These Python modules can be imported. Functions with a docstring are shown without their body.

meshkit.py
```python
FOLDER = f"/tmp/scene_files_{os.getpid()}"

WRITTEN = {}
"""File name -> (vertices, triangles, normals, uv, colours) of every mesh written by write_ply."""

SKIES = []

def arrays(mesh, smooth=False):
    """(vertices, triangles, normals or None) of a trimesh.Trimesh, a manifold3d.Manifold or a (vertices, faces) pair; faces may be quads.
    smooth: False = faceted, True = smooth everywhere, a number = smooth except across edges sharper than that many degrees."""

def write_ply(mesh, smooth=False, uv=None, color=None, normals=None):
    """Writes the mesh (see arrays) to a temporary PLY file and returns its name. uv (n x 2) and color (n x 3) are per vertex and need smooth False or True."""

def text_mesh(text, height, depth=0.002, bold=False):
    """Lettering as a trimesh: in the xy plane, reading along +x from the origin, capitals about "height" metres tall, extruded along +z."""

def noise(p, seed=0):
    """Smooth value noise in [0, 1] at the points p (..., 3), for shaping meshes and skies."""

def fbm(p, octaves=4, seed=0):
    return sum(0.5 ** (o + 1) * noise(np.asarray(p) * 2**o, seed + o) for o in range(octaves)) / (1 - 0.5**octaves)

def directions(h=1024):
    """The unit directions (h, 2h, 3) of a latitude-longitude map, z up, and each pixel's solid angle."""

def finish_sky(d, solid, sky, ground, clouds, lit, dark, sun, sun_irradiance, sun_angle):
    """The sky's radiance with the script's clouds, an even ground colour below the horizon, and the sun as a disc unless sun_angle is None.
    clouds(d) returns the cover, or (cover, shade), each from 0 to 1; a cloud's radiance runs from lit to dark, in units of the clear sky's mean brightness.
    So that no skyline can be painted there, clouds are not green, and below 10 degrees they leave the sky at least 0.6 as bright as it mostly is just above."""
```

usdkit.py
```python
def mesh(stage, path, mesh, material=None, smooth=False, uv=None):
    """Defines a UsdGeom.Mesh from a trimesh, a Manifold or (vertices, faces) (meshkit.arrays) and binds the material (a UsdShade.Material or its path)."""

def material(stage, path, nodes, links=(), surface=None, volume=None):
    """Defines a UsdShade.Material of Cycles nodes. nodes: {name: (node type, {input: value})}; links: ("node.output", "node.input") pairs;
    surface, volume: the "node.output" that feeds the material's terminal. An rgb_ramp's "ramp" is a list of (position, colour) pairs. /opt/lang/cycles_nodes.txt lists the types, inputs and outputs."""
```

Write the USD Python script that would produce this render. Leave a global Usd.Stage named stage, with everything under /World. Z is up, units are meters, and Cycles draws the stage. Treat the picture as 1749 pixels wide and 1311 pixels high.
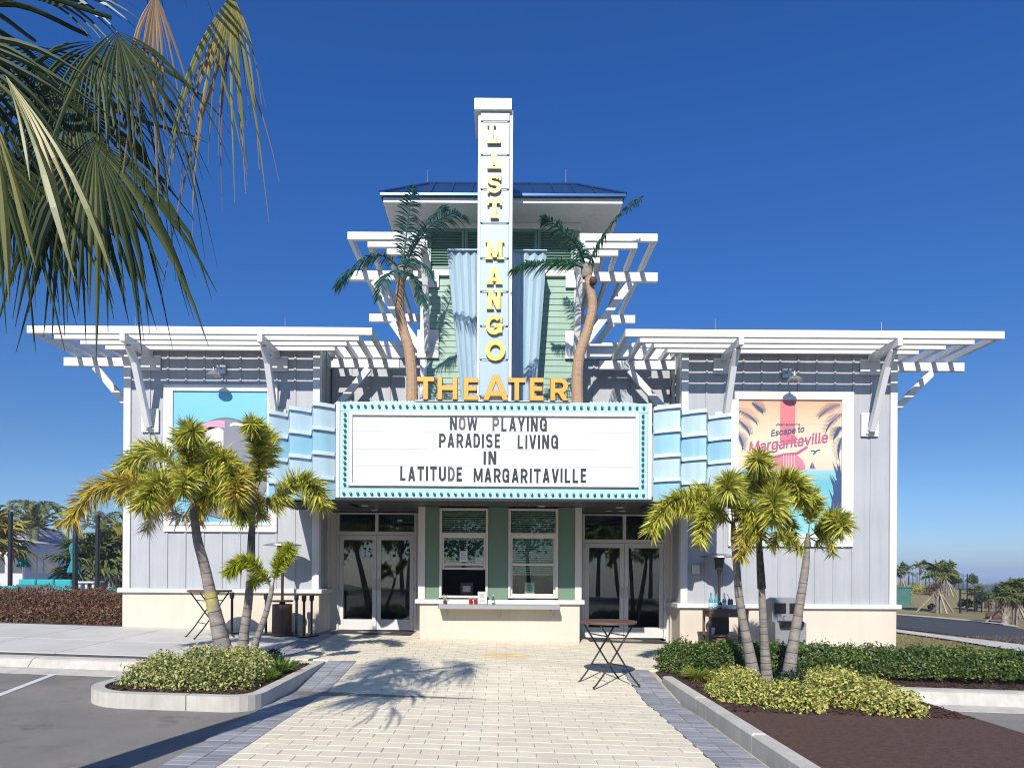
import math, random
import numpy as np, trimesh, usdkit, meshkit
from shapely.geometry import Polygon, LineString, box as sbox, Point
from shapely.ops import unary_union
from shapely import affinity
from pxr import Usd, UsdGeom, UsdLux, UsdShade, Gf, Sdf

stage = Usd.Stage.CreateInMemory()
UsdGeom.SetStageUpAxis(stage, 'Z'); UsdGeom.SetStageMetersPerUnit(stage, 1.0)
world = UsdGeom.Xform.Define(stage, '/World'); stage.SetDefaultPrim(world.GetPrim())
UsdGeom.Scope.Define(stage, '/World/Looks')
rng = np.random.default_rng(7); random.seed(7)

# ------------------------------------------------------------------ camera, sky, sun, exposure
F, VX, VY, H, ROLL = 1150.0, 855.0, 975.0, 1.57, 0.006
W0, H0 = 1749.0, 1311.0
HAZE = 0.0006
cam = UsdGeom.Camera.Define(stage, '/World/camera')
cam.CreateHorizontalApertureAttr(36.0); cam.CreateVerticalApertureAttr(36.0 * 767 / 1024)
cam.CreateFocalLengthAttr(36.0 * F / W0)
cam.CreateHorizontalApertureOffsetAttr((W0 / 2 - VX) * 36 / W0)
cam.CreateVerticalApertureOffsetAttr((VY - H0 / 2) * 36 / W0)
cam.CreateClippingRangeAttr(Gf.Vec2f(0.05, 100000))
cs, sn = math.cos(ROLL), math.sin(ROLL)
cam.AddTransformOp().Set(Gf.Matrix4d(cs, 0, sn, 0, -sn, 0, cs, 0, 0, -1, 0, 0, 0, 0, H, 1))
cam.CreateExposureAttr(0.38)
SUN = np.array([0.18, 1.0, -0.75]); SUN /= np.linalg.norm(SUN)      # the way the light travels
SUN_EL = math.asin(-SUN[2]); SUN_ROT = math.atan2(-SUN[0], -SUN[1])
usdkit.material(stage, '/World/Looks/sky_look', {
    'sky': ('sky_texture', {'sky_type': 'single_scattering', 'sun_disc': False, 'sun_elevation': SUN_EL, 'sun_rotation': SUN_ROT, 'altitude': 0.0,
                            'air_density': 0.7, 'aerosol_density': 0.9, 'ozone_density': 8.0}),
    'tc': ('texture_coordinate', {}), 'xyz': ('separate_xyz', {}), 'el': ('map_range', {'from_min': 0.0, 'from_max': 0.55}),
    'hue': ('rgb_ramp', {'ramp': [(0, (1.30, 1.20, 1.16)), (.12, (1.05, 1.06, 1.04)), (.3, (.80, .95, .98)), (.6, (.56, .95, 1.22)), (1, (.46, .97, 1.46))]}),
    'tint': ('mix', {'mix_type': 'multiply', 'fac': 1.0}),
    'bg': ('background_shader', {'strength': 0.094})}, [('tc.generated', 'xyz.vector'), ('xyz.z', 'el.value'), ('el.result', 'hue.fac'), ('hue.color', 'tint.color2'), ('sky.color', 'tint.color1'), ('tint.color', 'bg.color')], surface='bg.background')
dome = UsdLux.DomeLight.Define(stage, '/World/sky')
UsdShade.MaterialBindingAPI.Apply(dome.GetPrim()).Bind(UsdShade.Material.Get(stage, '/World/Looks/sky_look'))
dome.GetPrim().SetCustomDataByKey('kind', 'structure')
sun = UsdLux.DistantLight.Define(stage, '/World/sun')
sun.CreateIntensityAttr(1.2); sun.CreateAngleAttr(0.5); sun.CreateNormalizeAttr(True); sun.CreateColorAttr(Gf.Vec3f(1.0, 0.94, 0.85))
zz = -SUN; xx = np.cross([0, 0, 1.0], zz); xx /= np.linalg.norm(xx); yy = np.cross(zz, xx)
sun.AddTransformOp().Set(Gf.Matrix4d(*xx, 0, *yy, 0, *zz, 0, 0, 0, 30, 1))


def P(px, py, D):
    """The point at depth D seen at the photograph's pixel (px, py)."""
    du, dv = px - VX, VY - py
    return np.array([(du * cs - dv * sn) * D / F, D, H + (du * sn + dv * cs) * D / F])


def PX(px, py, D): return P(px, py, D)[0]
def PZ(px, py, D): return P(px, py, D)[2]


# ------------------------------------------------------------------ scene helpers
used = {}


def numbered(parent, name):
    k = (parent, name); n = used.get(k, 0); used[k] = n + 1
    return f'{parent}/{name}' + (f'_{n:03d}' if n else '')


def tag(prim, label=None, cat=None, group=None, kind=None):
    for k, v in (('label', label), ('category', cat), ('group', group), ('kind', kind)):
        if v: prim.SetCustomDataByKey(k, v)
    return prim


class Thing:
    def __init__(s, name, label, cat, loc=(0, 0, 0), group=None, kind=None, parent=None):
        s.path = numbered('/World', name); s.loc = np.array(loc, float)
        x = UsdGeom.Xform.Define(stage, s.path); x.AddTranslateOp().Set(Gf.Vec3d(*map(float, loc)))
        s.prim = tag(x.GetPrim(), label, cat, group, kind)

    def part(s, name, mb, mat, smooth=False, under=None, label=None, kind=None):
        path = numbered(under or s.path, name)
        v, f, n = mb.arrays()
        m_ = usdkit.mesh(stage, path, (v - s.loc, f), M(mat), smooth)
        if mb.t is not None and len(mb.t) == len(v): UsdGeom.PrimvarsAPI(m_).CreatePrimvar('tone', Sdf.ValueTypeNames.FloatArray, 'vertex').Set(np.asarray(mb.t, np.float32))
        if label or kind: tag(stage.GetPrimAtPath(path), label, None, None, kind)
        return path


def solo(name, mb, mat, label=None, cat=None, group=None, kind=None, smooth=False):
    path = numbered('/World', name); v, f, n = mb.arrays()
    m_ = usdkit.mesh(stage, path, (v, f), M(mat), smooth)
    if mb.t is not None and len(mb.t) == len(v): UsdGeom.PrimvarsAPI(m_).CreatePrimvar('tone', Sdf.ValueTypeNames.FloatArray, 'vertex').Set(np.asarray(mb.t, np.float32))
    return tag(stage.GetPrimAtPath(path), label, cat, group, kind)


def dup(src, name, label, cat, loc, rotz=0, group=None, scale=1.0):
    x = UsdGeom.Xform.Define(stage, numbered('/World', name))
    p = x.GetPrim(); p.GetReferences().AddInternalReference(src.path); p.SetInstanceable(True)
    x.ClearXformOpOrder(); x.AddTranslateOp().Set(Gf.Vec3d(*map(float, loc)))
    if rotz: x.AddRotateZOp().Set(float(rotz))
    if scale != 1.0: x.AddScaleOp().Set(Gf.Vec3f(scale, scale, scale))
    return tag(p, label, cat, group)


def _hull(sx, sy, sz, c):
    pts = []
    for a in (-1, 1):
        for b in (-1, 1):
            for d in (-1, 1):
                pts += [(a * (sx - c), b * (sy - c), d * sz), (a * (sx - c), b * sy, d * (sz - c)), (a * sx, b * (sy - c), d * (sz - c))]
    return np.array(pts)


BOXFIX = 1
_h = trimesh.convex.convex_hull(_hull(1, 1.3, 1.7, .3))
_src = _hull(1, 1.3, 1.7, .3)
_map = [int(np.argmin(np.linalg.norm(_src - v, axis=1))) for v in _h.vertices]
CH_F = np.array([[_map[i] for i in f] for f in _h.faces])
BOX_F = np.array([[0, 2, 3], [0, 3, 1], [4, 5, 7], [4, 7, 6], [0, 1, 5], [0, 5, 4], [2, 6, 7], [2, 7, 3], [0, 4, 6], [0, 6, 2], [1, 3, 7], [1, 7, 5]])[:, ::-1]


class MB:
    """Collects shapes that become one mesh."""
    def __init__(s): s.v, s.f, s.n, s.t = [], [], 0, None

    def add(s, v, f, tone=None):
        v = np.asarray(v, float); f = np.asarray(f, int)
        if tone is not None: s.t = tone if s.t is None else np.concatenate([s.t, tone])
        if f.ndim == 2 and f.shape[1] == 4: f = np.vstack([f[:, [0, 1, 2]], f[:, [0, 2, 3]]])
        s.v.append(v); s.f.append(f + s.n); s.n += len(v); return s

    def mesh(s, m): return s.add(m.vertices, m.faces)

    def arrays(s): return np.vstack(s.v), np.vstack(s.f), None

    def box(s, x0, x1, y0, y1, z0, z1, c=0.006, M4=None):
        x0, x1 = sorted((x0, x1)); y0, y1 = sorted((y0, y1)); z0, z1 = sorted((z0, z1))
        hx, hy, hz = (x1 - x0) / 2, (y1 - y0) / 2, (z1 - z0) / 2
        c = min(c, hx * .45, hy * .45, hz * .45)
        ctr = np.array([(x0 + x1) / 2, (y0 + y1) / 2, (z0 + z1) / 2])
        if c > 0: v, f = _hull(hx, hy, hz, c), CH_F
        else: v, f = np.array([(a * hx, b * hy, d * hz) for a in (-1, 1) for b in (-1, 1) for d in (-1, 1)]), BOX_F
        v = v + ctr
        if M4 is not None: v = v @ M4[:3, :3].T + M4[:3, 3]
        return s.add(v, f)

    def bar(s, p, q, w, h, up=(0, 0, 1), c=0.005):
        """A beam from p to q; w across, h along the up side."""
        p, q = np.asarray(p, float), np.asarray(q, float); d = q - p; L = np.linalg.norm(d); d = d / L
        a = np.cross(up, d)
        if np.linalg.norm(a) < 1e-6: a = np.array([1.0, 0, 0])
        a /= np.linalg.norm(a); b = np.cross(d, a)
        m = np.eye(4); m[:3, 0], m[:3, 1], m[:3, 2], m[:3, 3] = a, b, d, (p + q) / 2
        return s.box(-w / 2, w / 2, -h / 2, h / 2, -L / 2, L / 2, c, m)

    def tube(s, pts, r, k=8, cap=True):
        pts = np.asarray(pts, float); n = len(pts); r = np.broadcast_to(np.asarray(r, float), (n,))
        t = np.gradient(pts, axis=0); t /= np.linalg.norm(t, axis=1, keepdims=True) + 1e-12
        ref = np.array([0, 0, 1.0]) if abs(t[0][2]) < .9 else np.array([1.0, 0, 0])
        a = np.cross(t[0], ref); a /= np.linalg.norm(a); V = []
        for i in range(n):
            a = a - t[i] * (a @ t[i]); a /= np.linalg.norm(a) + 1e-12; b = np.cross(t[i], a)
            th = np.arange(k) * 2 * np.pi / k
            V.append(pts[i] + r[i] * (np.cos(th)[:, None] * a + np.sin(th)[:, None] * b))
        V = np.vstack(V); Fc = []
        for i in range(n - 1):
            for j in range(k):
                j2 = (j + 1) % k; Fc += [(i * k + j, i * k + j2, (i + 1) * k + j2), (i * k + j, (i + 1) * k + j2, (i + 1) * k + j)]
        if cap:
            V = np.vstack([V, pts[0], pts[-1]]); e = n * k
            for j in range(k):
                j2 = (j + 1) % k; Fc += [(e, j2, j), (e + 1, (n - 1) * k + j, (n - 1) * k + j2)]
        return s.add(V, Fc)

    def cyl(s, x, y, z0, z1, r0, r1=None, k=16):
        r1 = r0 if r1 is None else r1
        return s.tube([(x, y, z0), (x, y, z1)], [r0, r1], k)

    def lathe(s, x, y, prof, k=24):
        """prof: (radius, z) pairs."""
        th = np.arange(k) * 2 * np.pi / k; V, Fc = [], []
        for r, z in prof: V += [(x + max(r, 1e-4) * math.cos(a), y + max(r, 1e-4) * math.sin(a), z) for a in th]
        for i in range(len(prof) - 1):
            for j in range(k):
                j2 = (j + 1) % k; Fc += [(i * k + j, i * k + j2, (i + 1) * k + j2), (i * k + j, (i + 1) * k + j2, (i + 1) * k + j)]
        return s.add(V, Fc)

    def sphere(s, c, r, sub=1, scale=(1, 1, 1)):
        m = trimesh.creation.icosphere(sub, r); return s.add(m.vertices * np.array(scale) + np.array(c), m.faces)

    def quad(s, a, b, c, d): return s.add([a, b, c, d], [(0, 1, 2), (0, 2, 3)])

    def poly(s, shape, to3, depth, axis):
        """Extrudes a shapely polygon: to3(x, y) gives the 3D points of the back, axis*depth the extrusion."""
        for g in getattr(shape, 'geoms', [shape]):
            if g.is_empty or g.area < 1e-7: continue
            m = trimesh.creation.extrude_polygon(g, 1.0, engine='earcut')
            v = np.array(m.vertices); w = to3(v[:, 0], v[:, 1]) + v[:, 2:3] * np.asarray(axis) * depth
            f = np.array(m.faces)
            s.add(w, f)
        return s


# ------------------------------------------------------------------ materials
DEFS, MADE = {}, {}


def M(name):
    if name not in MADE: MADE[name] = DEFS[name](f'/World/Looks/{name}')
    return MADE[name]


def paint(name, col, rough=.5, var=.08, scale=3.0, bump=0.0, bscale=60.0, metal=0.0, col2=None, island=0.0, spec=.5, detail=4.0, stretch=None, streak=0.0):
    """Paint or stone: colour with soft uneven wear and a fine relief."""
    col = tuple(c * .80 for c in col); col2 = col2 and tuple(c * .80 for c in col2)
    c2 = col2 or tuple(max(0, c * (1 - var)) for c in col); c1 = tuple(min(1, c * (1 + var * .5)) for c in col)

    def make(path):
        nodes = {'geo': ('geometry', {}), 'n': ('noise_texture', {'scale': scale, 'detail': detail, 'roughness': .6}),
                 'r': ('rgb_ramp', {'ramp': [(.3, c2), (.7, c1)]}),
                 'p': ('principled_bsdf', {'roughness': rough, 'metallic': metal, 'specular_ior_level': spec})}
        links = [('n.fac', 'r.fac')]
        if stretch:
            nodes['map'] = ('mapping', {'scale': stretch}); links += [('geo.position', 'map.vector'), ('map.vector', 'n.vector')]
        else: links += [('geo.position', 'n.vector')]
        out = 'r.color'
        if island:
            nodes['h'] = ('hsv', {'saturation': 1.0}); nodes['mr'] = ('map_range', {'from_min': 0.0, 'from_max': 1.0, 'to_min': 1 - island, 'to_max': 1 + island})
            links += [('geo.random_per_island', 'mr.value'), ('mr.result', 'h.value'), ('r.color', 'h.color')]; out = 'h.color'
        if streak:
            nodes['sm'] = ('mapping', {'scale': (7, 7, .35)}); nodes['sn'] = ('noise_texture', {'scale': 1.0, 'detail': 5.0, 'roughness': .7}); nodes['sn2'] = ('noise_texture', {'scale': .9, 'detail': 5.0})
            nodes['sr'] = ('rgb_ramp', {'ramp': [(.34, (1 - streak, 1 - streak, 1 - streak * 1.15)), (.58, (1, 1, 1))]}); nodes['sx'] = ('mix', {'mix_type': 'multiply', 'fac': 1.0})
            links += [('geo.position', 'sm.vector'), ('sm.vector', 'sn.vector'), ('sn.fac', 'sr.fac'), (out, 'sx.color1'), ('sr.color', 'sx.color2')]; out = 'sx.color'
        links.append((out, 'p.base_color'))
        if bump:
            nodes['bn'] = ('noise_texture', {'scale': bscale, 'detail': 3.0}); nodes['b'] = ('bump', {'strength': bump, 'distance': .01})
            links += [('geo.position', 'bn.vector'), ('bn.fac', 'b.height'), ('b.normal', 'p.normal')]
        return usdkit.material(stage, path, nodes, links, surface='p.BSDF')
    DEFS[name] = make


def leafmat(name, stops, rough=.45, trans=.25, tip=None, spec=.4):
    """Foliage: every leaf its own tone from the ramp, some light through it."""
    def make(path):
        nodes = {'geo': ('geometry', {}), 'at': ('attribute', {'attribute': 'tone'}), 'n': ('noise_texture', {'scale': 2.2, 'detail': 2.0}), 'mx': ('math', {'math_type': 'multiply_add', 'value2': .8, 'value3': -.1}),
                 'm2': ('math', {'math_type': 'multiply', 'value2': .4}), 'ad': ('math', {'math_type': 'add'}),
                 'r': ('rgb_ramp', {'ramp': stops}), 'p': ('principled_bsdf', {'roughness': rough, 'specular_ior_level': spec}),
                 't': ('translucent_bsdf', {}), 'm': ('mix_closure', {'fac': trans})}
        links = [('geo.position', 'n.vector'), ('at.fac', 'mx.value1'), ('n.fac', 'm2.value1'), ('mx.value', 'ad.value1'), ('m2.value', 'ad.value2'),
                 ('ad.value', 'r.fac'), ('r.color', 'p.base_color'), ('r.color', 't.color'), ('p.BSDF', 'm.closure1'), ('t.BSDF', 'm.closure2')]
        return usdkit.material(stage, path, nodes, links, surface='m.closure')
    DEFS[name] = make


paint('white_paint', (.80, .80, .79), .45, .05, 1.3, streak=0.07)
paint('trim_white', (.78, .78, .77), .5, .06, 2.0, streak=0.08)
paint('soffit_white', (.74, .74, .72), .6, .08, 1.6, streak=0.12)
paint('siding_grey', (.455, .47, .50), .55, .07, .8, bump=.12, bscale=25, streak=0.1)
paint('plinth_stucco', (.70, .62, .51), .8, .05, 1.5, bump=.35, bscale=140, streak=0.04)
paint('siding_green', (.27, .43, .33), .55, .07, 1.2, streak=0.1)
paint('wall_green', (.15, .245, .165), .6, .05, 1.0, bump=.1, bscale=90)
paint('louver_green', (.15, .28, .21), .5, .06, 2.0)
paint('door_paint', (.70, .69, .67), .4, .04, 2.0)
paint('pilaster_paint', (.72, .67, .61), .55, .04, 1.4)
paint('roof_navy', (.035, .10, .25), .28, .15, 1.0, metal=.55)
paint('pylon_blue', (.37, .50, .61), .4, .04, 1.0, streak=0.06)
paint('wave_light', (.52, .68, .78), .35, .05, .9, stretch=(6, 6, .5), streak=0.12)
paint('wave_mid', (.34, .60, .76), .35, .06, .9, stretch=(6, 6, .5), streak=0.12)
paint('wave_lip', (.68, .80, .86), .3, .05, .9)
paint('fin_blue', (.45, .61, .72), .4, .08, .8, stretch=(8, 8, .4), streak=0.15)
paint('marquee_blue', (.42, .67, .73), .4, .04, 1.0)
paint('marquee_panel', (.86, .86, .86), .25, .03, 1.2)
paint('rail_white', (.80, .80, .80), .3, .03, 2)
paint('bulb_glass', (.10, .19, .22), .08, .3, 20, spec=.8)
paint('letter_black', (.035, .036, .045), .35, .2, 3)
paint('letter_faded', (.10, .095, .09), .45, .3, 3)
paint('letter_yellow', (.86, .60, .10), .35, .04, 2)
paint('letter_gold', (.80, .40, .035), .35, .05, 2)
paint('letter_return', (.36, .075, .02), .4, .15, 4)
paint('cap_white', (.80, .80, .79), .4, .06, 2)
paint('frame_metal', (.55, .55, .53), .35, .08, 5, metal=.3)
paint('counter_metal', (.62, .62, .62), .3, .08, 6, metal=.7, stretch=(1, 8, 8))
paint('steel', (.55, .55, .55), .25, .1, 8, metal=.95)
paint('dark_metal', (.035, .032, .03), .4, .2, 6)
paint('bronze_metal', (.075, .045, .032), .42, .25, 7, metal=.3)
paint('black_metal', (.018, .018, .02), .4, .2, 6)
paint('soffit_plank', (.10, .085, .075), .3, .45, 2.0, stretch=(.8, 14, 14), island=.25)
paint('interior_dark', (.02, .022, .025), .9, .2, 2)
paint('blind', (.80, .84, .78), .6, .06, 2)
paint('concrete', (.60, .575, .53), .85, .16, .9, bump=.25, bscale=120, detail=8)
paint('concrete_kerb', (.60, .57, .51), .85, .18, 2.2, bump=.35, bscale=90, detail=8, streak=0.14)
paint('joint_dirt', (.10, .09, .085), .95, .3, 6)
def _asphalt(path):
    return usdkit.material(stage, path, {'g': ('geometry', {}), 'n1': ('noise_texture', {'scale': .55, 'detail': 6.0, 'roughness': .65}), 'n2': ('noise_texture', {'scale': 160.0, 'detail': 2.0}), 'v': ('voronoi_texture', {'scale': 230.0}),
        'n3': ('noise_texture', {'scale': 1.7, 'detail': 9.0, 'roughness': .7}), 'r1': ('rgb_ramp', {'ramp': [(.25, (.155, .146, .135)), (.5, (.215, .203, .188)), (.75, (.27, .25, .225))]}), 'r2': ('rgb_ramp', {'ramp': [(.25, (.45, .45, .45)), (.5, (.95, .95, .95)), (.72, (1.7, 1.66, 1.6))]}),
        'r3': ('rgb_ramp', {'ramp': [(.30, (.55, .52, .5)), (.42, (1, 1, 1)), (.62, (1, 1, 1)), (.75, (1.3, 1.18, 1.0))]}), 'm1': ('mix', {'mix_type': 'multiply', 'fac': 1.0}), 'm2': ('mix', {'mix_type': 'multiply', 'fac': 1.0}),
        'b': ('bump', {'strength': .7, 'distance': .006}), 'p': ('principled_bsdf', {'roughness': .92, 'specular_ior_level': .3})},
        [('g.position', 'n1.vector'), ('g.position', 'n2.vector'), ('g.position', 'n3.vector'), ('g.position', 'v.vector'), ('n1.fac', 'r1.fac'), ('n2.fac', 'r2.fac'), ('n3.fac', 'r3.fac'), ('r1.color', 'm1.color1'), ('r2.color', 'm1.color2'), ('m1.color', 'm2.color1'), ('r3.color', 'm2.color2'), ('m2.color', 'p.base_color'), ('v.distance', 'b.height'), ('b.normal', 'p.normal')], surface='p.BSDF')


DEFS['asphalt'] = _asphalt
paint('asphalt_dark', (.055, .055, .06), .9, .2, 1.0, bump=.4, bscale=110)
paint('stripe_paint', (.70, .70, .68), .7, .15, 4, detail=8)
for i, c in enumerate([(.76, .685, .53), (.74, .665, .51), (.78, .705, .555), (.73, .66, .515)]):
    def _paver(path, c=tuple(.84 * q for q in c)):
        return usdkit.material(stage, path, {'g': ('geometry', {}), 'n': ('noise_texture', {'scale': 2.2, 'detail': 9.0, 'roughness': .65}), 'f': ('noise_texture', {'scale': 130.0, 'detail': 3.0}), 'r': ('rgb_ramp', {'ramp': [(.28, tuple(q * .86 for q in c)), (.7, tuple(q * 1.06 for q in c))]}),
            'mp': ('mapping', {'location': (-.10, -18.0, 0), 'scale': (1.0, 1.38, 0)}), 'ln': ('vector_math', {'math_type': 'length'}), 'ns': ('noise_texture', {'scale': 4.0, 'detail': 6.0}), 'ad': ('math', {'math_type': 'multiply_add', 'value2': -.75, 'value3': .0}), 'sb': ('math', {'math_type': 'add'}),
            'sr': ('rgb_ramp', {'ramp': [(0, (1.0, .86, .62)), (.08, (1.0, .93, .80)), (.2, (1, 1, 1))]}), 'mx': ('mix', {'mix_type': 'multiply', 'fac': 1.0}), 'b': ('bump', {'strength': .3, 'distance': .01}), 'p': ('principled_bsdf', {'roughness': .85})},
            [('g.position', 'n.vector'), ('g.position', 'f.vector'), ('g.position', 'ns.vector'), ('n.fac', 'r.fac'), ('g.position', 'mp.vector'), ('mp.vector', 'ln.vector1'), ('ns.fac', 'ad.value1'), ('ad.value', 'sb.value1'), ('ln.value', 'sb.value2'), ('sb.value', 'sr.fac'),
             ('r.color', 'mx.color1'), ('sr.color', 'mx.color2'), ('mx.color', 'p.base_color'), ('f.fac', 'b.height'), ('b.normal', 'p.normal')], surface='p.BSDF')
    DEFS[f'paver_tan_{"abcd"[i]}'] = _paver
for i, c in enumerate([(.24, .245, .265), (.20, .205, .225), (.275, .28, .30)]):
    paint(f'paver_grey_{"abc"[i]}', tuple(1.25 * q for q in c), .85, .14, 4.0, bump=.3, bscale=130, detail=8)
paint('paver_joint', (.56, .49, .37), .95, .2, 8)
paint('mulch', (.10, .048, .032), .95, .5, 18, bump=1.0, bscale=60, detail=8)
paint('mulch_chip', (.13, .058, .036), .9, .45, 9, island=.55)
paint('mat_dark', (.05, .05, .055), .95, .2, 30, bump=.5, bscale=300)
paint('mat_print', (.42, .36, .32), .95, .5, 26, detail=2)
paint('trunk_grey', (.30, .265, .235), .85, .35, 5, bump=.6, bscale=40, col2=(.19, .165, .15), stretch=(1, 1, 3))
paint('trunk_ring', (.12, .10, .085), .9, .3, 8)
paint('crownshaft', (.24, .215, .15), .6, .4, 6, col2=(.10, .085, .065), stretch=(2, 2, .6))
paint('fake_trunk', (.46, .30, .19), .8, .25, 7, bump=.7, bscale=45, stretch=(1, 1, 4))
paint('coconut', (.06, .04, .03), .7, .3, 9)
paint('dry_grass', (.27, .215, .095), .95, .35, .35, bump=.6, bscale=30, col2=(.17, .155, .06), detail=10)
paint('far_plain', (.10, .115, .075), .95, .4, .02, detail=8)
paint('pool_deck', (.36, .32, .27), .9, .2, 1.0)
paint('teal_fabric', (.012, .30, .33), .8, .15, 5)
paint('teal_cushion', (.02, .40, .42), .8, .12, 5)
paint('teal_wicker', (.055, .16, .18), .8, .2, 9)
paint('tent_fabric', (.62, .61, .66), .7, .08, .8)
paint('tent_window', (.10, .11, .12), .3, .25, 2)
paint('wood_brown', (.17, .085, .05), .6, .4, 3, stretch=(1, 12, 12), bump=.2, bscale=60)
paint('wood_pale', (.28, .17, .09), .6, .35, 3, stretch=(1, 12, 12))
paint('table_wood', (.155, .085, .06), .5, .3, 3, stretch=(1.0, 9, 9))
paint('leg_metal', (.028, .024, .023), .4, .2, 6)
paint('bin_grey', (.27, .275, .28), .45, .12, 3)
paint('basin_black', (.012, .012, .014), .25, .2, 3)
paint('red_plastic', (.42, .015, .02), .35, .1, 5)
paint('paper', (.74, .74, .73), .8, .12, 30)
paint('white_plastic', (.74, .74, .72), .4, .05, 3)
paint('bottle_blue', (.10, .42, .55), .08, .15, 9)
paint('bottle_dark', (.015, .02, .03), .1, .2, 9)
paint('utility_green', (.06, .17, .14), .5, .12, 3)
paint('stake_wood', (.40, .32, .23), .8, .2, 5)
paint('boot_trunk', (.36, .31, .26), .9, .5, 9, bump=.8, bscale=18)
paint('rock_red', (.20, .09, .07), .9, .4, 4, island=.3)
paint('wall_tan', (.34, .27, .19), .9, .3, 1.5)
paint('lamp_grey', (.50, .50, .50), .3, .1, 6, metal=.7)
paint('heater_steel', (.42, .40, .40), .3, .1, 6, metal=.85)
leafmat('foxtail_leaf', [(0, (.07, .11, .012)), (.3, (.25, .28, .03)), (.6, (.48, .47, .06)), (.9, (.66, .60, .12))], .42, .22)
leafmat('foxtail_orange', [(0, (.12, .13, .015)), (.35, (.42, .38, .045)), (.7, (.62, .47, .08)), (1, (.64, .38, .10))], .45, .22)
leafmat('foxtail_lime', [(0, (.16, .23, .015)), (.5, (.36, .40, .025)), (1, (.52, .50, .06))], .4, .3)
leafmat('foxtail_dry', [(0, (.40, .32, .16)), (1, (.62, .52, .34))], .6, .3)
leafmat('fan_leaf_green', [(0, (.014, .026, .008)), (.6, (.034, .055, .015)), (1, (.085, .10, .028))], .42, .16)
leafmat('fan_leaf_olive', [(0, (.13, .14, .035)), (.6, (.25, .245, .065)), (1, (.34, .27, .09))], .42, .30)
leafmat('fan_leaf_dead', [(0, (.16, .10, .055)), (1, (.34, .25, .16))], .7, .2)
leafmat('fake_frond', [(0, (.012, .06, .052)), (.6, (.022, .105, .09)), (1, (.04, .15, .13))], .3, .08, spec=.6)
leafmat('fake_frond_green', [(0, (.012, .065, .03)), (.6, (.025, .115, .055)), (1, (.06, .18, .10))], .32, .08, spec=.6)
leafmat('variegated_leaf', [(0, (.03, .06, .012)), (.35, (.10, .15, .025)), (.5, (.36, .37, .11)), (.8, (.52, .50, .20))], .45, .2)
leafmat('yellow_leaf', [(0, (.04, .07, .012)), (.3, (.13, .18, .025)), (.45, (.40, .39, .08)), (.8, (.56, .51, .16))], .45, .2)
leafmat('hedge_leaf', [(0, (.016, .038, .010)), (.5, (.045, .09, .016)), (.75, (.11, .17, .028)), (1, (.27, .29, .06))], .4, .15, spec=.35)
leafmat('dark_leaf', [(0, (.010, .028, .014)), (1, (.03, .06, .03))], .4, .1)
leafmat('grass_clump_leaf', [(0, (.05, .12, .012)), (1, (.16, .27, .03))], .4, .3)
leafmat('grass_lime_leaf', [(0, (.12, .17, .02)), (1, (.30, .31, .05))], .4, .3)
leafmat('red_hedge_leaf', [(0, (.04, .03, .015)), (.35, (.10, .05, .028)), (.6, (.20, .075, .04)), (.8, (.17, .10, .04)), (1, (.16, .16, .05))], .5, .15)
leafmat('far_palm_leaf', [(0, (.04, .07, .018)), (.6, (.10, .125, .035)), (1, (.25, .22, .07))], .5, .2)
leafmat('date_palm_leaf', [(0, (.07, .10, .04)), (1, (.22, .24, .09))], .5, .2)
leafmat('sabal_yellow_leaf', [(0, (.07, .09, .02)), (.5, (.20, .19, .04)), (1, (.42, .30, .06))], .5, .2)
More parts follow.
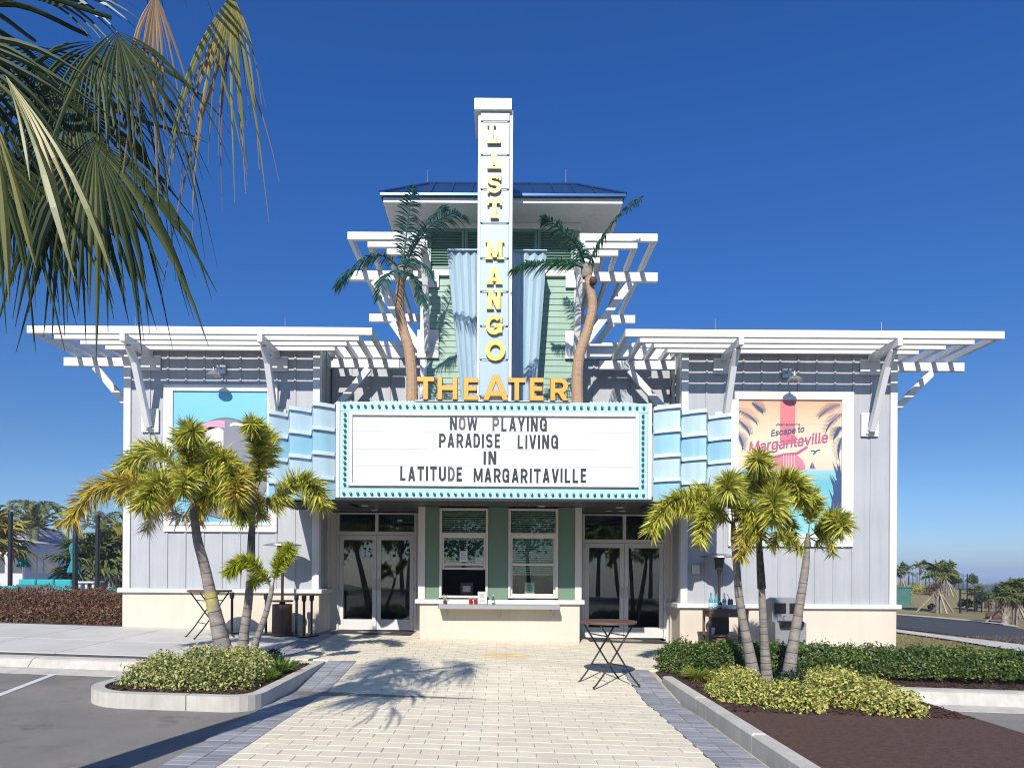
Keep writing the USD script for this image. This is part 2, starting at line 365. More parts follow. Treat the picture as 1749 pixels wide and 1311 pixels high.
leafmat('tree_leaf', [(0, (.014, .028, .010)), (1, (.05, .075, .022))], .5, .15)
leafmat('tree_leaf_pale', [(0, (.04, .06, .025)), (1, (.11, .13, .05))], .5, .15)
leafmat('lawn_blade', [(0, (.16, .13, .05)), (.7, (.30, .23, .10)), (1, (.20, .21, .06))], .7, .2)


def _glass(name, tint, refl=1.52):
    def make(path):
        return usdkit.material(stage, path, {'f': ('fresnel', {'IOR': refl}), 'g': ('glossy_bsdf', {'roughness': 0.0, 'color': (.95, 1, 1)}), 't': ('transparent_bsdf', {'color': tint}), 'm': ('mix_closure', {})},
                               [('f.fac', 'm.fac'), ('t.BSDF', 'm.closure1'), ('g.BSDF', 'm.closure2')], surface='m.closure')
    DEFS[name] = make


_glass('pane_glass', (.36, .52, .50), 1.75)
_glass('pane_office', (.78, .90, .83), 1.45)
_glass('pane_clear', (.55, .66, .62), 1.6)

# ------------------------------------------------------------------ levels of the site
GX = -0.026
YBOX, YWING, YDOOR, YMARQ = 15.17, 15.7, 16.7, 12.9


def pad(x, y):
    r = np.interp(y, [12.0, YBOX], [-.10, 0.0]); return GX * np.asarray(x) * np.where(np.abs(x) < 12, 1, 12 / np.maximum(np.abs(x), 1e-6)) + r


def ramp(x, y):
    return np.where(np.asarray(y) < 12.0, GX * np.asarray(x) - .10 - (12.0 - np.maximum(np.asarray(y), 9.84)) * .0935 + np.where(np.asarray(y) < 9.84, .03 + 0 * np.asarray(x), 0) * np.clip((9.84 - np.asarray(y)) / .6, 0, 1), pad(x, y))


def lot(x, y): return -.302 - .03 * np.clip(x, -14, 14) + 0 * np.asarray(y)


def terrain(x, y):
    """The land outside the paving: level round the theater, falling away to a plain on the right."""
    x, y = np.asarray(x, float), np.asarray(y, float)
    z = np.where(x > 0, -.33 - .012 * np.clip(x - 9, 0, 30), .10 + .0 * x)
    z = np.where((x > -12) & (x < 9), np.minimum(z, GX * x - .32), z)
    mound = np.clip((y - 34) / 30, 0, 1) * np.clip((x - 14) / 12, 0, 1) * .95
    s = np.clip(x - (33 + .52 * (y - 47)), 0, None)
    z = z + mound * np.exp(-(s / 8) ** 2) - 16 * (1 - np.exp(-(s / 30) ** 2))
    far = np.clip((np.hypot(x, y) - 110) / 120, 0, 1)
    z = z * (1 - far) + far * np.minimum(z, -16.0)
    return np.where(y < 11, np.minimum(z, lot(x, y) - .05), z)


def sheet(fn, xs, ys, off=0.0):
    X, Y = np.meshgrid(xs, ys, indexing='ij'); Z = fn(X, Y) + off
    n, m = len(xs), len(ys); V = np.stack([X, Y, Z], -1).reshape(-1, 3)
    i, j = np.meshgrid(np.arange(n - 1), np.arange(m - 1), indexing='ij'); a = (i * m + j).ravel()
    return MB().add(V, np.stack([a, a + m, a + m + 1, a + 1], 1))


gx = np.concatenate([-np.geomspace(2400, 26, 18), np.arange(-24, 90, 2.0), np.geomspace(92, 2400, 18)])
gy = np.concatenate([[-300, -80, -30, -10, 0, 6, 9.5], np.arange(11.5, 110, 2.0), np.geomspace(112, 4100, 18)])
solo('ground', sheet(terrain, gx, gy, -.02), 'dry_grass', kind='structure', smooth=True)
# parking lot, its striping, the road on the right
solo('parking_lot', sheet(lot, np.linspace(-30, 30, 13), np.concatenate([np.linspace(-24, 9.4, 6), [10.85]])), 'asphalt', kind='structure')
mb = MB()
for a, b in (((0, 1186), (115, 1142)),):
    def lotpt(px, py):
        D = 10.0
        for _ in range(30): D = (H - float(lot(PX(px, py, D), D))) / ((VY - py) * cs + (px - VX) * sn) * -F
        return np.array([PX(px, py, D), D, float(lot(PX(px, py, D), D)) + .004])
    p, q = lotpt(*a), lotpt(*b); d = (q - p) / np.linalg.norm(q - p); s_ = np.array([-d[1], d[0], 0]) * .05
    p = p - d * 2.2; p[2] = float(lot(p[0], p[1])) + .004
    mb.quad(p - s_, q - s_, q + s_, p + s_)
solo('parking_stripe', mb, 'stripe_paint', kind='structure')

# concrete walk on the left, slab by slab, with the joints open between
walk = Thing('pavement', None, None, kind='structure')
mb = MB()
walk.part('bed', sheet(pad, np.linspace(-26, -5.36, 12), [11.3, 11.72, 12, 13, 14, 15.17, 16.0], -.012), 'joint_dirt')
walk.part('bed', sheet(pad, [-5.36, -4.3], [12.0, 13, 14, 15.17, 16.0], -.035), 'joint_dirt')
walk.part('bed', sheet(pad, [4.0, 5.5, 7, 9.2], [13.2, 14, 15.17, 16.0], -.035), 'joint_dirt')


def slab(x0, x1, y0, y1, fn, up=0.0, thick=.10, c=.008, nx=2):
    """A paving slab whose top follows the fall of the ground."""
    v = []
    for z0, ins in ((-thick, 0), (-c, 0), (0, c)):
        for (x, y) in ((x0 + ins, y0 + ins), (x1 - ins, y0 + ins), (x1 - ins, y1 - ins), (x0 + ins, y1 - ins)):
            v.append((x, y, float(fn(x, y)) + up + z0))
    f = []
    for l in (0, 4):
        for i in range(4): f += [(l + i, l + (i + 1) % 4, l + 4 + (i + 1) % 4), (l + i, l + 4 + (i + 1) % 4, l + 4 + i)]
    f += [(8, 9, 10), (8, 10, 11)]
    return v, f


g = .012
for i, x0 in enumerate(np.arange(-25.0, -4.3, 1.725)):
    x1 = min(x0 + 1.725, -4.32)
    for y0, y1 in ((11.72, 13.4), (13.4, 15.66)):
        if x0 > -5.9 and y0 < 12.0: y0 = 12.02
        walk.part('slab', MB().add(*slab(x0 + g / 2, x1 - g / 2, y0 + g / 2, y1 - g / 2, pad)), 'concrete')
for i, x0 in enumerate(np.arange(4.35, 9.0, 1.55)):
    walk.part('slab', MB().add(*slab(x0 + g / 2, min(x0 + 1.55, 9.1) - g / 2, 13.3, 15.66, pad)), 'concrete')

# kerb and gutter along the lot
kerb = Thing('kerb', None, None, kind='structure')


def kerb_run(x0, x1, yb, yf, step=3.05):
    for a in np.arange(x0, x1 - .05, step):
        b = min(a + step, x1) - .012; V = []
        for x in (a, b):
            zt, zl = float(pad(x, 11.6)) - .005, float(lot(x, 10.5))
            V += [(x, yb, zt - .2), (x, yb, zt), (x, yb - .22, zt), (x, yb - .30, zt - .02), (x, yb - .42, zl + .03), (x, yf, zl + .008), (x, yf, zl - .12)]
        n = 7; Fq = [(i, i + 1, n + i + 1, n + i) for i in range(n - 1)]
        m = MB(); m.add(V, [(q[0], q[1], q[2]) for q in Fq] + [(q[0], q[2], q[3]) for q in Fq])
        m.add(V, [(0, i + 1, i) for i in range(1, n - 1)] + [(n, n + i, n + i + 1) for i in range(1, n - 1)])
        kerb.part('kerb_stone', m, 'concrete_kerb')


kerb_run(-26, -5.35, 11.40, 10.55)
kerb_run(6.25, 18.5, 11.0, 10.2)

# the paver forecourt: sand-coloured field, grey borders, each paver its own block
fore = Thing('paver_walk', None, None, kind='structure')
fore.part('bed', sheet(ramp, np.linspace(-4.5, 4.5, 8), [5.3, 7, 9, 9.84, 10, 11, 12, 13, 14, 15.17, 16.0, 16.75], -.03), 'paver_joint')
pav = []
PW, PL = .195, .39
for r_, y0 in enumerate(np.arange(5.35, 16.7, PW)):
    y1 = y0 + PW; mid = (y0 + y1) / 2
    xl, xr = (-3.78, 3.95) if mid > 12.0 else (-2.55, 2.15)
    if mid > YBOX - .05:
        spans = [(-3.78, -1.84), (1.80, 3.95)]
    else: spans = [(xl, xr)]
    for xl, xr in spans:
        xs = np.arange(xl - (PL / 2 if r_ % 2 else 0), xr, PL)
        for x0 in xs:
            a, b = max(x0, xl), min(x0 + PL, xr)
            if b - a > .06: pav.append((mid, a, b, y0, y1, 0))
for x0, x1, ya, yb in ((-3.05, -2.55, 5.35, 12.0), (2.15, 2.65, 5.35, 12.0)):
    for i, y0 in enumerate(np.arange(ya, yb - .05, .125)):
        for a in ((x0, x0 + .25), (x0 + .25, x1)): pav.append((y0, a[0], a[1], y0, y0 + .125, 1))
for i, y0 in enumerate(np.arange(12.0, 16.6, .25)):
    for a in ((-4.30, -4.04), (-4.04, -3.78)): pav.append((y0, a[0], a[1], y0, y0 + .25, 1))
for i, x0 in enumerate(np.arange(-3.78, -1.9, .25)): pav.append((16.6, x0, x0 + .25, 16.62, 16.7, 1))
pav.sort(key=lambda t: t[0])
rest = {}
for k, (m_, x0, x1, y0, y1, grey) in enumerate(pav):
    gp = .0045; lift = float(rng.normal(0, .0012))
    v, f = slab(x0 + gp / 2, x1 - gp / 2, y0 + gp / 2, y1 - gp / 2, ramp, lift, .05, .005)
    mt = ('paver_grey_' + 'abc'[rng.integers(3)]) if grey else ('paver_tan_' + 'abcd'[rng.integers(4)])
    if k < 300: fore.part('grey_paver' if grey else 'tan_paver', MB().add(v, f), mt)
    else: rest.setdefault(mt, MB()).add(v, f)
for mt, m in rest.items():
    fore.part('grey_pavers' if 'grey' in mt else 'tan_pavers', m, mt, kind='stuff')
fore.part('edge_band', MB().add(*slab(-3.05, 6.2, 4.95, 5.34, lambda x, y: lot(x, y) + .012)), 'concrete_kerb')

# ------------------------------------------------------------------ lettering


def arc(cx, cy, rx, ry, a0, a1, n=14):
    t = np.radians(np.linspace(a0, a1, n)); return list(zip(cx + rx * np.cos(t), cy + ry * np.sin(t)))


def glyph(ch, w=.62, t=.19):
    """A sans capital one unit tall as a polygon."""
    i = t / 2; l, r, b, tp, mx = i, w - i, i, 1 - i, w / 2
    S = lambda *pts: LineString(pts).buffer(i, cap_style=2, join_style=2)
    B = sbox(0, 0, w, 1); rr = min(mx - i, .30)

    def D_(p, q):  # a slanted stroke, cut level at top and foot
        p, q = np.array(p, float), np.array(q, float); d = (q - p) * .35
        return LineString([p - d, q + d]).buffer(i, cap_style=2)
    if ch == 'I': return S((i, 0), (i, 1))
    if ch == 'L': return unary_union([S((l, 0), (l, 1)), S((0, b), (w * .92, b))])
    if ch == 'T': return unary_union([S((0, tp), (w, tp)), S((mx, 0), (mx, 1))])
    if ch == 'E': return unary_union([S((l, 0), (l, 1)), S((0, b), (w * .9, b)), S((0, tp), (w * .9, tp)), S((0, .52), (w * .82, .52))])
    if ch == 'H': return unary_union([S((l, 0), (l, 1)), S((r, 0), (r, 1)), S((l, .52), (r, .52))])
    if ch == 'N': return unary_union([S((l, 0), (l, 1)), S((r, 0), (r, 1)), Polygon([(0, 1), (t * 1.15, 1), (w, 0), (w - t * 1.15, 0)])])
    if ch in 'AV':
        g_ = unary_union([D_((i * .95, 0), (mx - i * .12, 1)), D_((w - i * .95, 0), (mx + i * .12, 1))]).intersection(B)
        if ch == 'V': return affinity.scale(g_, 1, -1, origin=(mx, .5))
        return unary_union([g_, S((w * .22, .27), (w * .78, .27))])
    if ch == 'W':
        q = w / 4
        return unary_union([D_((i * .8, 1), (q * 1.02, 0)), D_((q * 1.02, 0), (mx, 1)), D_((mx, 1), (w - q * 1.02, 0)), D_((w - q * 1.02, 0), (w - i * .8, 1))]).intersection(B)
    if ch == 'M':
        return unary_union([S((l, 0), (l, 1)), S((r, 0), (r, 1)), D_((l * 1.1, 1), (mx, .12)).intersection(sbox(0, .1, mx + .02, 1)), D_((r - l * .1, 1), (mx, .12)).intersection(sbox(mx - .02, .1, w, 1))])
    if ch == 'Y':
        return unary_union([S((mx, 0), (mx, .45)), D_((mx, .38), (i * .9, 1)).intersection(sbox(0, .36, w, 1)), D_((mx, .38), (w - i * .9, 1)).intersection(sbox(0, .36, w, 1))])
    if ch in 'PRD':
        lo = .44 if ch != 'D' else b
        ry = (tp - lo) / 2; rx = min(rr * 1.1, ry)
        bowl = S((l, tp), *arc(r - rx, tp - ry, rx, ry, 90, -90), (l, lo))
        g_ = unary_union([S((l, 0), (l, 1)), bowl])
        if ch == 'R': g_ = unary_union([g_, D_((w * .48, .48), (r + i * .1, 0)).intersection(sbox(0, 0, w + .06, .5))])
        return g_
    if ch == 'O': return Polygon(arc(mx, .5, mx, .5 if w > .7 else .52, 0, 360, 48) if w > .7 else _rr(0, 0, w, 1, rr + i)).difference(Polygon(arc(mx, .5, mx - t, .5 - t, 0, 360, 48) if w > .7 else _rr(t, t, w - t, 1 - t, rr * .6)))
    if ch == 'U': return S((l, 1), *arc(mx, b + rr, mx - i, rr, 180, 360), (r, 1))
    if ch == 'G':
        if w > .7: return unary_union([S(*arc(mx, .5, mx - i, .5 - i, 42, 322, 30)), S((mx + .02, .46), (w, .46)), S((r, .1), (r, .5))])
        return unary_union([S((r, .70), *arc(mx, tp - rr, mx - i, rr, 0, 180), *arc(mx, b + rr, mx - i, rr, 180, 360), (r, .5)), S((mx, .46), (w, .46)), S((r, 0), (r, .5))])
    if ch == 'S':
        ry = (tp - b) / 4; rx = mx - i
        return S(*arc(mx, tp - ry, rx, ry, 20, 180, 14), *arc(mx, tp - ry, rx, ry, 180, 270, 8), *arc(mx, b + ry, rx, ry, 90, 0, 8), *arc(mx, b + ry, rx, ry, 0, -160, 14))
    return S((0, b), (w, b))


def _rr(x0, y0, x1, y1, r):
    r = min(r, (x1 - x0) / 2 - 1e-3, (y1 - y0) / 2 - 1e-3)
    return list(sbox(x0 + r, y0 + r, x1 - r, y1 - r).buffer(r, quad_segs=8).exterior.coords)


def serif(ch, w=.8, t=.2):
    """A slab-footed capital one unit tall."""
    k = .105; e = .10
    g_ = glyph(ch, w, t)
    R = lambda x0, x1, y0, y1: sbox(x0, y0, x1, y1)
    foot = lambda x: R(x - t / 2 - e, x + t / 2 + e, 0, k)
    head = lambda x: R(x - t / 2 - e, x + t / 2 + e, 1 - k, 1)
    l, r = t / 2, w - t / 2
    if ch == 'L': add = [foot(l), head(l), R(w - .09, w, 0, .25)]
    elif ch == 'A': add = [foot(l * .95), foot(w - l * .95)]
    elif ch == 'T': add = [foot(w / 2), R(0, .1, .66, 1), R(w - .1, w, .66, 1)]
    elif ch == 'M': add = [foot(l), foot(r), R(-e, l, 1 - k, 1), R(r, w + e, 1 - k, 1)]
    elif ch == 'N': add = [foot(l), R(-e, l, 1 - k, 1), head(r)]
    elif ch == 'S': add = [R(w - .1, w, .66, 1), R(0, .1, 0, .34)]
    elif ch == 'G': add = [R(w - .1, w, .62, 1), R(w * .5, w + .05, .42, .42 + k)]
    else: add = []
    return unary_union([g_] + add)


def upright(x, y, z, sx, sz=None):
    """Maps a flat shape to a wall that faces the street (its front towards -y)."""
    sz = sz or sx
    return lambda a, b: np.stack([x + a * sx, np.full_like(a, y), z + b * sz], -1)

# ------------------------------------------------------------------ the theater
th = Thing('theater_building', 'grey theater with two wings, green tower and ticket windows', 'theater', (0, YBOX, 0))
LX0, LX1, RX0, RX1 = -8.78, -4.24, 4.20, 9.20
BX0, BX1 = -1.815, 1.787
PAR_B, PAR_T = 6.82, 7.24
SOF = 3.02


def wing(x0, x1, cap0, cap1, low):
    """One wing: core, plinth, ledge, upright boards with battens, corner boards and parapet."""
    th.part('wall', MB().box(x0 + .03, x1 - .03, YWING + .03, 24, low - .3, PAR_B, 0), 'siding_grey')
    th.part('plinth', MB().box(x0 - .02, x1 + .02, YWING - .035, YWING + .9, low - .3, cap0, .01), 'plinth_stucco')
    th.part('ledge', MB().box(x0 - .10, x1 + .10, YWING - .115, YWING + .95, cap0 + .001, cap1, .012), 'trim_white')
    th.part('parapet', MB().box(x0 - .03, x1 + .03, YWING - .03, 24.1, PAR_B, PAR_T - .2, .01), 'white_paint')
    th.part('parapet_cap', MB().box(x0 - .07, x1 + .07, YWING - .07, 24.2, PAR_T - .199, PAR_T - .15, .01), 'trim_white')
    for a, b in ((x0 - .012, x0 + .15), (x1 - .15, x1 + .012)):
        th.part('corner_board', MB().box(a, b, YWING - .045, YWING + .15, cap1 + .001, PAR_B - .001), 'white_paint')
    n = round((x1 - x0 - .3) / .415); w = (x1 - x0 - .3) / n
    for i in range(n):
        a = x0 + .15 + i * w
        th.part('siding_board', MB().box(a + .003, a + w - .003, YWING, YWING + .031, cap1 + .001, PAR_B - .001, .004), 'siding_grey')
        if i: th.part('batten', MB().box(a - .024, a + .024, YWING - .022, YWING - .0005, cap1 + .002, PAR_B - .002, .005), 'siding_grey')


wing(LX0, LX1, 1.025, 1.125, .0)
wing(RX0, RX1, .74, .85, -.35)
# the wings' inner returns: corner board, boards, ledge towards the doors
for x, s, capz in ((LX1, 1, 1.125), (RX0, -1, .85)):
    for a, b in ((YWING + .155, YWING + .55), (YWING + .555, YDOOR - .03)):
        th.part('siding_board', MB().box(x - s * .028, x + s * .002, a, b, capz, PAR_B - .002, .004), 'siding_grey')
    th.part('batten', MB().box(x + s * .003, x + s * .024, YWING + .53, YWING + .575, capz + .002, PAR_B - .004, .004), 'siding_grey')
# recessed wall between wings and tower, above and below the canopy
for xa, xb in ((LX1 + .03, BX0 - .02), (BX1 + .02, RX0 - .03)):
    th.part('wall', MB().box(xa, xb, YDOOR + .03, YDOOR + .25, SOF + .25, PAR_B, 0), 'siding_grey')
    th.part('parapet', MB().box(xa - .02, xb + .02, YDOOR - .05, YDOOR + .3, PAR_B + .002, PAR_T - .002, .01), 'white_paint')
    th.part('parapet_cap', MB().box(xa - .02, xb + .02, YDOOR - .075, YDOOR + .32, PAR_B + .29, PAR_B + .33, .008), 'trim_white')
    n = 5; w = (xb - xa) / n
    for i in range(n):
        th.part('siding_board', MB().box(xa + i * w + .003, xa + (i + 1) * w - .003, YDOOR, YDOOR + .031, SOF + .1, PAR_B - .001, .004), 'siding_grey')
        if i: th.part('batten', MB().box(xa + i * w - .024, xa + i * w + .024, YDOOR - .022, YDOOR - .0005, SOF + .1, PAR_B - .003, .005), 'siding_grey')
# roof over everything behind the parapets
th.part('roof_deck', MB().box(LX0 + .1, RX1 - .1, YDOOR + .35, 24, PAR_B - .25, PAR_B - .1, 0), 'concrete')


def door_set(x0, x1, zf, tint_open):
    """A pair of glazed doors under a transom."""
    hd, tr = zf + 2.37, SOF - .06
    zf0 = zf + .02
    y = YDOOR
    fr = MB()
    for a, b in ((x0, x0 + .06), (x1 - .06, x1)): fr.box(a, b, y - .06, y + .10, zf0 - .02, tr + .04)
    fr.box(x0 + .06, x1 - .06, y - .058, y + .10, hd, hd + .085); fr.box(x0 + .06, x1 - .06, y - .058, y + .10, tr, tr + .04)
    xm = (x0 + x1) / 2
    fr.box(xm - .04, xm + .04, y - .058, y + .1, hd + .085, tr)
    f_ = th.part('door_frame', fr, 'door_paint')
    for a, b in ((x0 + .06, xm - .04), (xm + .04, x1 - .06)):
        th.part('transom_pane', MB().box(a, b, y + .02, y + .03, hd + .085, tr, 0), 'pane_glass', under=f_)
    for side, (a, b) in enumerate(((x0 + .065, xm - .004), (xm + .004, x1 - .065))):
        d = MB(); st = .105
        d.box(a, a + st, y - .03, y + .02, zf0, hd - .006); d.box(b - st, b, y - .03, y + .02, zf0, hd - .006)
        d.box(a + st, b - st, y - .029, y + .02, zf0, zf0 + .26); d.box(a + st, b - st, y - .029, y + .02, hd - .125, hd - .006)
        dp = th.part('door', d, 'door_paint')
        th.part('glass_pane', MB().box(a + st, b - st, y - .008, y, zf0 + .26, hd - .125, 0), 'pane_glass', under=dp)
        th.part('push_bar', MB().box(a + .09, b - .09, y + .05, y + .09, zf0 + .98, zf0 + 1.04), 'frame_metal', under=dp)
        hx = (b - .052) if side == 0 else (a + .052)
        h_ = MB().tube([(hx, y - .03, zf0 + 1.0), (hx, y - .085, zf0 + 1.0), (hx, y - .085, zf0 + 1.24), (hx, y - .03, zf0 + 1.24)], .013, 8)
        th.part('handle', h_, 'steel', smooth=40, under=dp)
        ex = a if side == 0 else b
        for hz in (.2, .95, 1.7, 2.2):
            th.part('hinge', MB().box(ex - .016, ex + .016, y - .075, y - .06, zf0 + hz, zf0 + hz + .11, .004), 'frame_metal', under=dp)


DL0, DL1, DR0, DR1 = -4.06, -2.08, 2.02, 4.10
zl, zr = float(pad(-3.1, 16.6)), float(pad(3.1, 16.6))
door_set(DL0, DL1, zl, 0); door_set(DR0, DR1, zr, 1)
for xa, xb, zf in ((LX1 + .002, DL0 - .001, zl), (DL1 + .001, BX0 - .06, zl), (BX1 + .06, DR0 - .001, zr), (DR1 + .001, RX0 - .002, zr)):
    th.part('door_surround', MB().box(xa, xb, YDOOR - .045, YDOOR + .12, zf - .1, SOF - .02, .008), 'pilaster_paint')
for x, y0 in ((LX1 + .012, YDOOR - .25), (RX0 - .012, YDOOR - .25)):
    th.part('door_surround', MB().box(x - .03, x + .03, y0, YDOOR - .046, -.4, SOF - .02, .006), 'pilaster_paint')
# lobby and ticket office behind the glass
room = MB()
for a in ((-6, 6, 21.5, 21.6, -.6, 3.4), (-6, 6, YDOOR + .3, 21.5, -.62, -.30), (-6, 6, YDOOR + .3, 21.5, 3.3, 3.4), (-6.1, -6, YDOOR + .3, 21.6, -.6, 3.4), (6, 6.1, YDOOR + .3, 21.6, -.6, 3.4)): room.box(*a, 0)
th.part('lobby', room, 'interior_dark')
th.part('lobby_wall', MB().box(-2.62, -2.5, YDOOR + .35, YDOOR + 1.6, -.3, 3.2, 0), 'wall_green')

# ticket bay between the doors
zb = 0.0
CAPB = 0.93
th.part('plinth', MB().box(BX0, BX1, YBOX - .03, YDOOR + .2, -.4, CAPB - .095, .01), 'plinth_stucco')
th.part('ledge', MB().box(BX0 - .10, BX1 + .10, YBOX - .11, YDOOR - .07, CAPB - .094, CAPB, .01), 'trim_white')
for a, b in ((BX0 - .04, BX0 + .115), (BX1 - .115, BX1 + .04)):
    th.part('pilaster', MB().box(a, b, YBOX - .03, YDOOR - .07, CAPB + .001, SOF - .005), 'pilaster_paint')
W1, W2 = (PX(750.5, 960, YBOX), PX(833.5, 960, YBOX)), (PX(868, 960, YBOX), PX(953, 960, YBOX))
WZ0, WZ1, WT = CAPB + .035, 2.985, 2.36
for a, b in ((BX0 + .116, W1[0]), (W1[1], W2[0]), (W2[1], BX1 - .116)):
    th.part('wall', MB().box(a + .001, b - .001, YBOX, YBOX + .2, CAPB + .001, SOF - .005, .004), 'wall_green')
for k, (a, b) in enumerate((W1, W2)):
    y = YBOX; fr = MB(); t = .055
    fr.box(a, a + t, y - .035, y + .12, WZ0, WZ1); fr.box(b - t, b, y - .035, y + .12, WZ0, WZ1)
    fr.box(a + t, b - t, y - .034, y + .12, WZ1 - .05, WZ1); fr.box(a + t, b - t, y - .034, y + .12, WT, WT + .075); fr.box(a + t, b - t, y - .034, y + .12, WZ0, WZ0 + .05)
    w_ = th.part('ticket_window', fr, 'pilaster_paint')
    th.part('transom_pane', MB().box(a + t, b - t, y + .03, y + .036, WT + .075, WZ1 - .05, 0), 'pane_office', under=w_)
    zm = 1.70
    for z0, z1, yy_, name in ((zm, WT, y + .005, 'upper_sash'), (WZ0 + .05, zm + (.05 if k else .0), y + .045, 'lower_sash')):
        s_ = MB(); c = a + t; d = b - t; q = .045
        if k == 0 and name == 'lower_sash': z0, z1 = zm - .10, WT - .06       # the left window stands open, its lower sash pushed up
        s_.box(c, c + q, yy_, yy_ + .035, z0, z1); s_.box(d - q, d, yy_, yy_ + .035, z0, z1)
        s_.box(c + q, d - q, yy_ + .001, yy_ + .035, z0, z0 + .05); s_.box(c + q, d - q, yy_ + .001, yy_ + .035, z1 - .045, z1)
        th.part(name, s_, 'pilaster_paint', under=w_, label='lower sash pushed up' if (k == 0 and name == 'lower_sash') else None)
        th.part('glass_pane', MB().box(c + q, d - q, yy_ + .014, yy_ + .019, z0 + .05, z1 - .045, 0), 'pane_office', under=w_)
    bl = MB(); zt = WZ1 - .06; zlow = 1.50 if k else 1.72
    for z in np.arange(zlow, zt, .05): bl.bar((a + t, y + .16, z), (b - t, y + .16, z), .05, .004, up=(0, .5, .86), c=0)
    th.part('blind', bl, 'blind', under=w_)
ck = MB()
for a in ((BX0 + .12, BX1 - .12, YDOOR + .1, YDOOR + .15, .3, SOF),): ck.box(*a, 0)
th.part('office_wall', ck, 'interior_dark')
cz = PZ(850, 1038.5, YBOX - .42)
CX0, CX1 = PX(748, 1033, YBOX - .42), PX(957, 1037, YBOX - .42)
cp = th.part('counter', MB().box(CX0, CX1, YBOX - .42, YBOX - .036, cz - .02, cz + .085, .012), 'counter_metal')
for x in (CX0 + .15, (CX0 + CX1) / 2, CX1 - .15):
    th.part('bracket', MB().box(x - .022, x + .022, YBOX - .30, YBOX - .037, cz - .07, cz - .021).box(x - .022, x + .022, YBOX - .06, YBOX - .038, cz - .22, cz - .071), 'frame_metal', under=cp)
th.part('alarm_panel', MB().box(PX(1181, 970, YWING), PX(1194, 970, YWING), YWING - .075, YWING - .0225, PZ(1187, 979, YWING), PZ(1187, 964, YWING), .01), 'white_plastic')

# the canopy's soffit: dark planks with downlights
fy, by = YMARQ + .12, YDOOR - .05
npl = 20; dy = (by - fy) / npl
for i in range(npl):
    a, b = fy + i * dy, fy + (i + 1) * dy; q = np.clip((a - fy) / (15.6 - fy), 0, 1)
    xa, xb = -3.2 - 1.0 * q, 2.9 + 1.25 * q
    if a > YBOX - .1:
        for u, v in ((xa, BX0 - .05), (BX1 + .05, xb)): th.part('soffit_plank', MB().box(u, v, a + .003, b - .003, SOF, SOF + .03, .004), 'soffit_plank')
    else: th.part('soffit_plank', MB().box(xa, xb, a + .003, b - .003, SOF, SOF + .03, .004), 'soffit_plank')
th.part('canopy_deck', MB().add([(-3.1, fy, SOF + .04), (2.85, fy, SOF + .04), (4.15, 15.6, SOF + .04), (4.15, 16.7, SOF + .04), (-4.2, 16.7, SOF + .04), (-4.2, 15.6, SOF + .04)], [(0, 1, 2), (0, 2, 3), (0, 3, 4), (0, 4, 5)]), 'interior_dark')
for px, py in ((610, 855), (623, 863), (640, 871), (770, 866), (762, 858), (925, 864), (932, 857), (1040, 872), (1058, 866), (1062, 872)):
    D = (SOF - H) * F / ((VY - py) + (px - VX) * ROLL); x = PX(px, py, D)
    if D < 16.3 and not (BX0 - .2 < x < BX1 + .2 and D > YBOX - .2):
        th.part('downlight', MB().lathe(x, D, [(.085, SOF - .001), (.085, SOF - .008), (.06, SOF - .008), (.05, SOF - .001)], 16), 'white_plastic')

# tower
TX0, TX1, TYB = -1.84, 1.775, 19.0
TW = 9.40
th.part('wall', MB().box(TX0 + .03, TX1 - .03, YBOX + .05, TYB, SOF + .06, TW, 0), 'siding_green')
bz = np.arange(4.40, 8.05, .138)
for z in bz:
    m = MB()
    for a, b in ((TX0 + .155, TX1 - .155),):
        V = [(x, y, zz_) for x in (a, b) for (y, zz_) in ((YBOX + .049, z), (YBOX - .012, z), (YBOX + .004, z + .150), (YBOX + .049, z + .150))]
        m.add(V, [(0, 1, 5), (0, 5, 4), (1, 2, 6), (1, 6, 5), (2, 3, 7), (2, 7, 6), (0, 3, 2), (0, 2, 1), (4, 5, 6), (4, 6, 7)])
    th.part('siding_board', m, 'siding_green')
for a, b in ((TX0, TX0 + .155), (TX1 - .155, TX1)):
    th.part('corner_board', MB().box(a, b, YBOX - .03, YBOX + .2, SOF + 1.3, TW - .3), 'white_paint')
th.part('frieze', MB().box(TX0, TX1, YBOX - .05, YBOX + .045, 8.20, 8.34), 'trim_white')
th.part('frieze', MB().box(TX0, TX1, YBOX - .05, YBOX + .045, 9.26, TW - .002), 'trim_white')
for i in range(4):
    a = TX0 + .17 + i * (TX1 - TX0 - .34) / 4; b = a + (TX1 - TX0 - .34) / 4
    lv = th.part('louver', MB().box(a + .005, a + .07, YBOX - .04, YBOX + .04, 8.345, 9.255).box(b - .07, b - .005, YBOX - .04, YBOX + .04, 8.345, 9.255).box(a + .07, b - .07, YBOX - .039, YBOX + .04, 9.19, 9.255).box(a + .07, b - .07, YBOX - .039, YBOX + .04, 8.345, 8.41), 'louver_green')
    for z in np.arange(8.43, 9.18, .062):
        th.part('slat', MB().bar((a + .07, YBOX - .005, z), (b - .07, YBOX - .005, z), .062, .008, up=(0, -.75, .66), c=0), 'louver_green', under=lv)
EX, EY0, EY1 = 2.55, 14.33, 20.0
th.part('soffit', MB().box(-EX + .03, EX - .03, EY0 + .03, EY1 - .03, TW, TW + .03, 0), 'soffit_white')
th.part('fascia', MB().box(-EX, EX, EY0, EY0 + .04, TW - .004, TW + .165).box(-EX, EX, EY1 - .04, EY1, TW - .004, TW + .165).box(-EX, -EX + .04, EY0 + .041, EY1 - .041, TW - .003, TW + .165).box(EX - .04, EX, EY0 + .041, EY1 - .041, TW - .003, TW + .165), 'white_paint')
RI, RT = .88, TW + .90
e0, e1 = EX + .06, .06
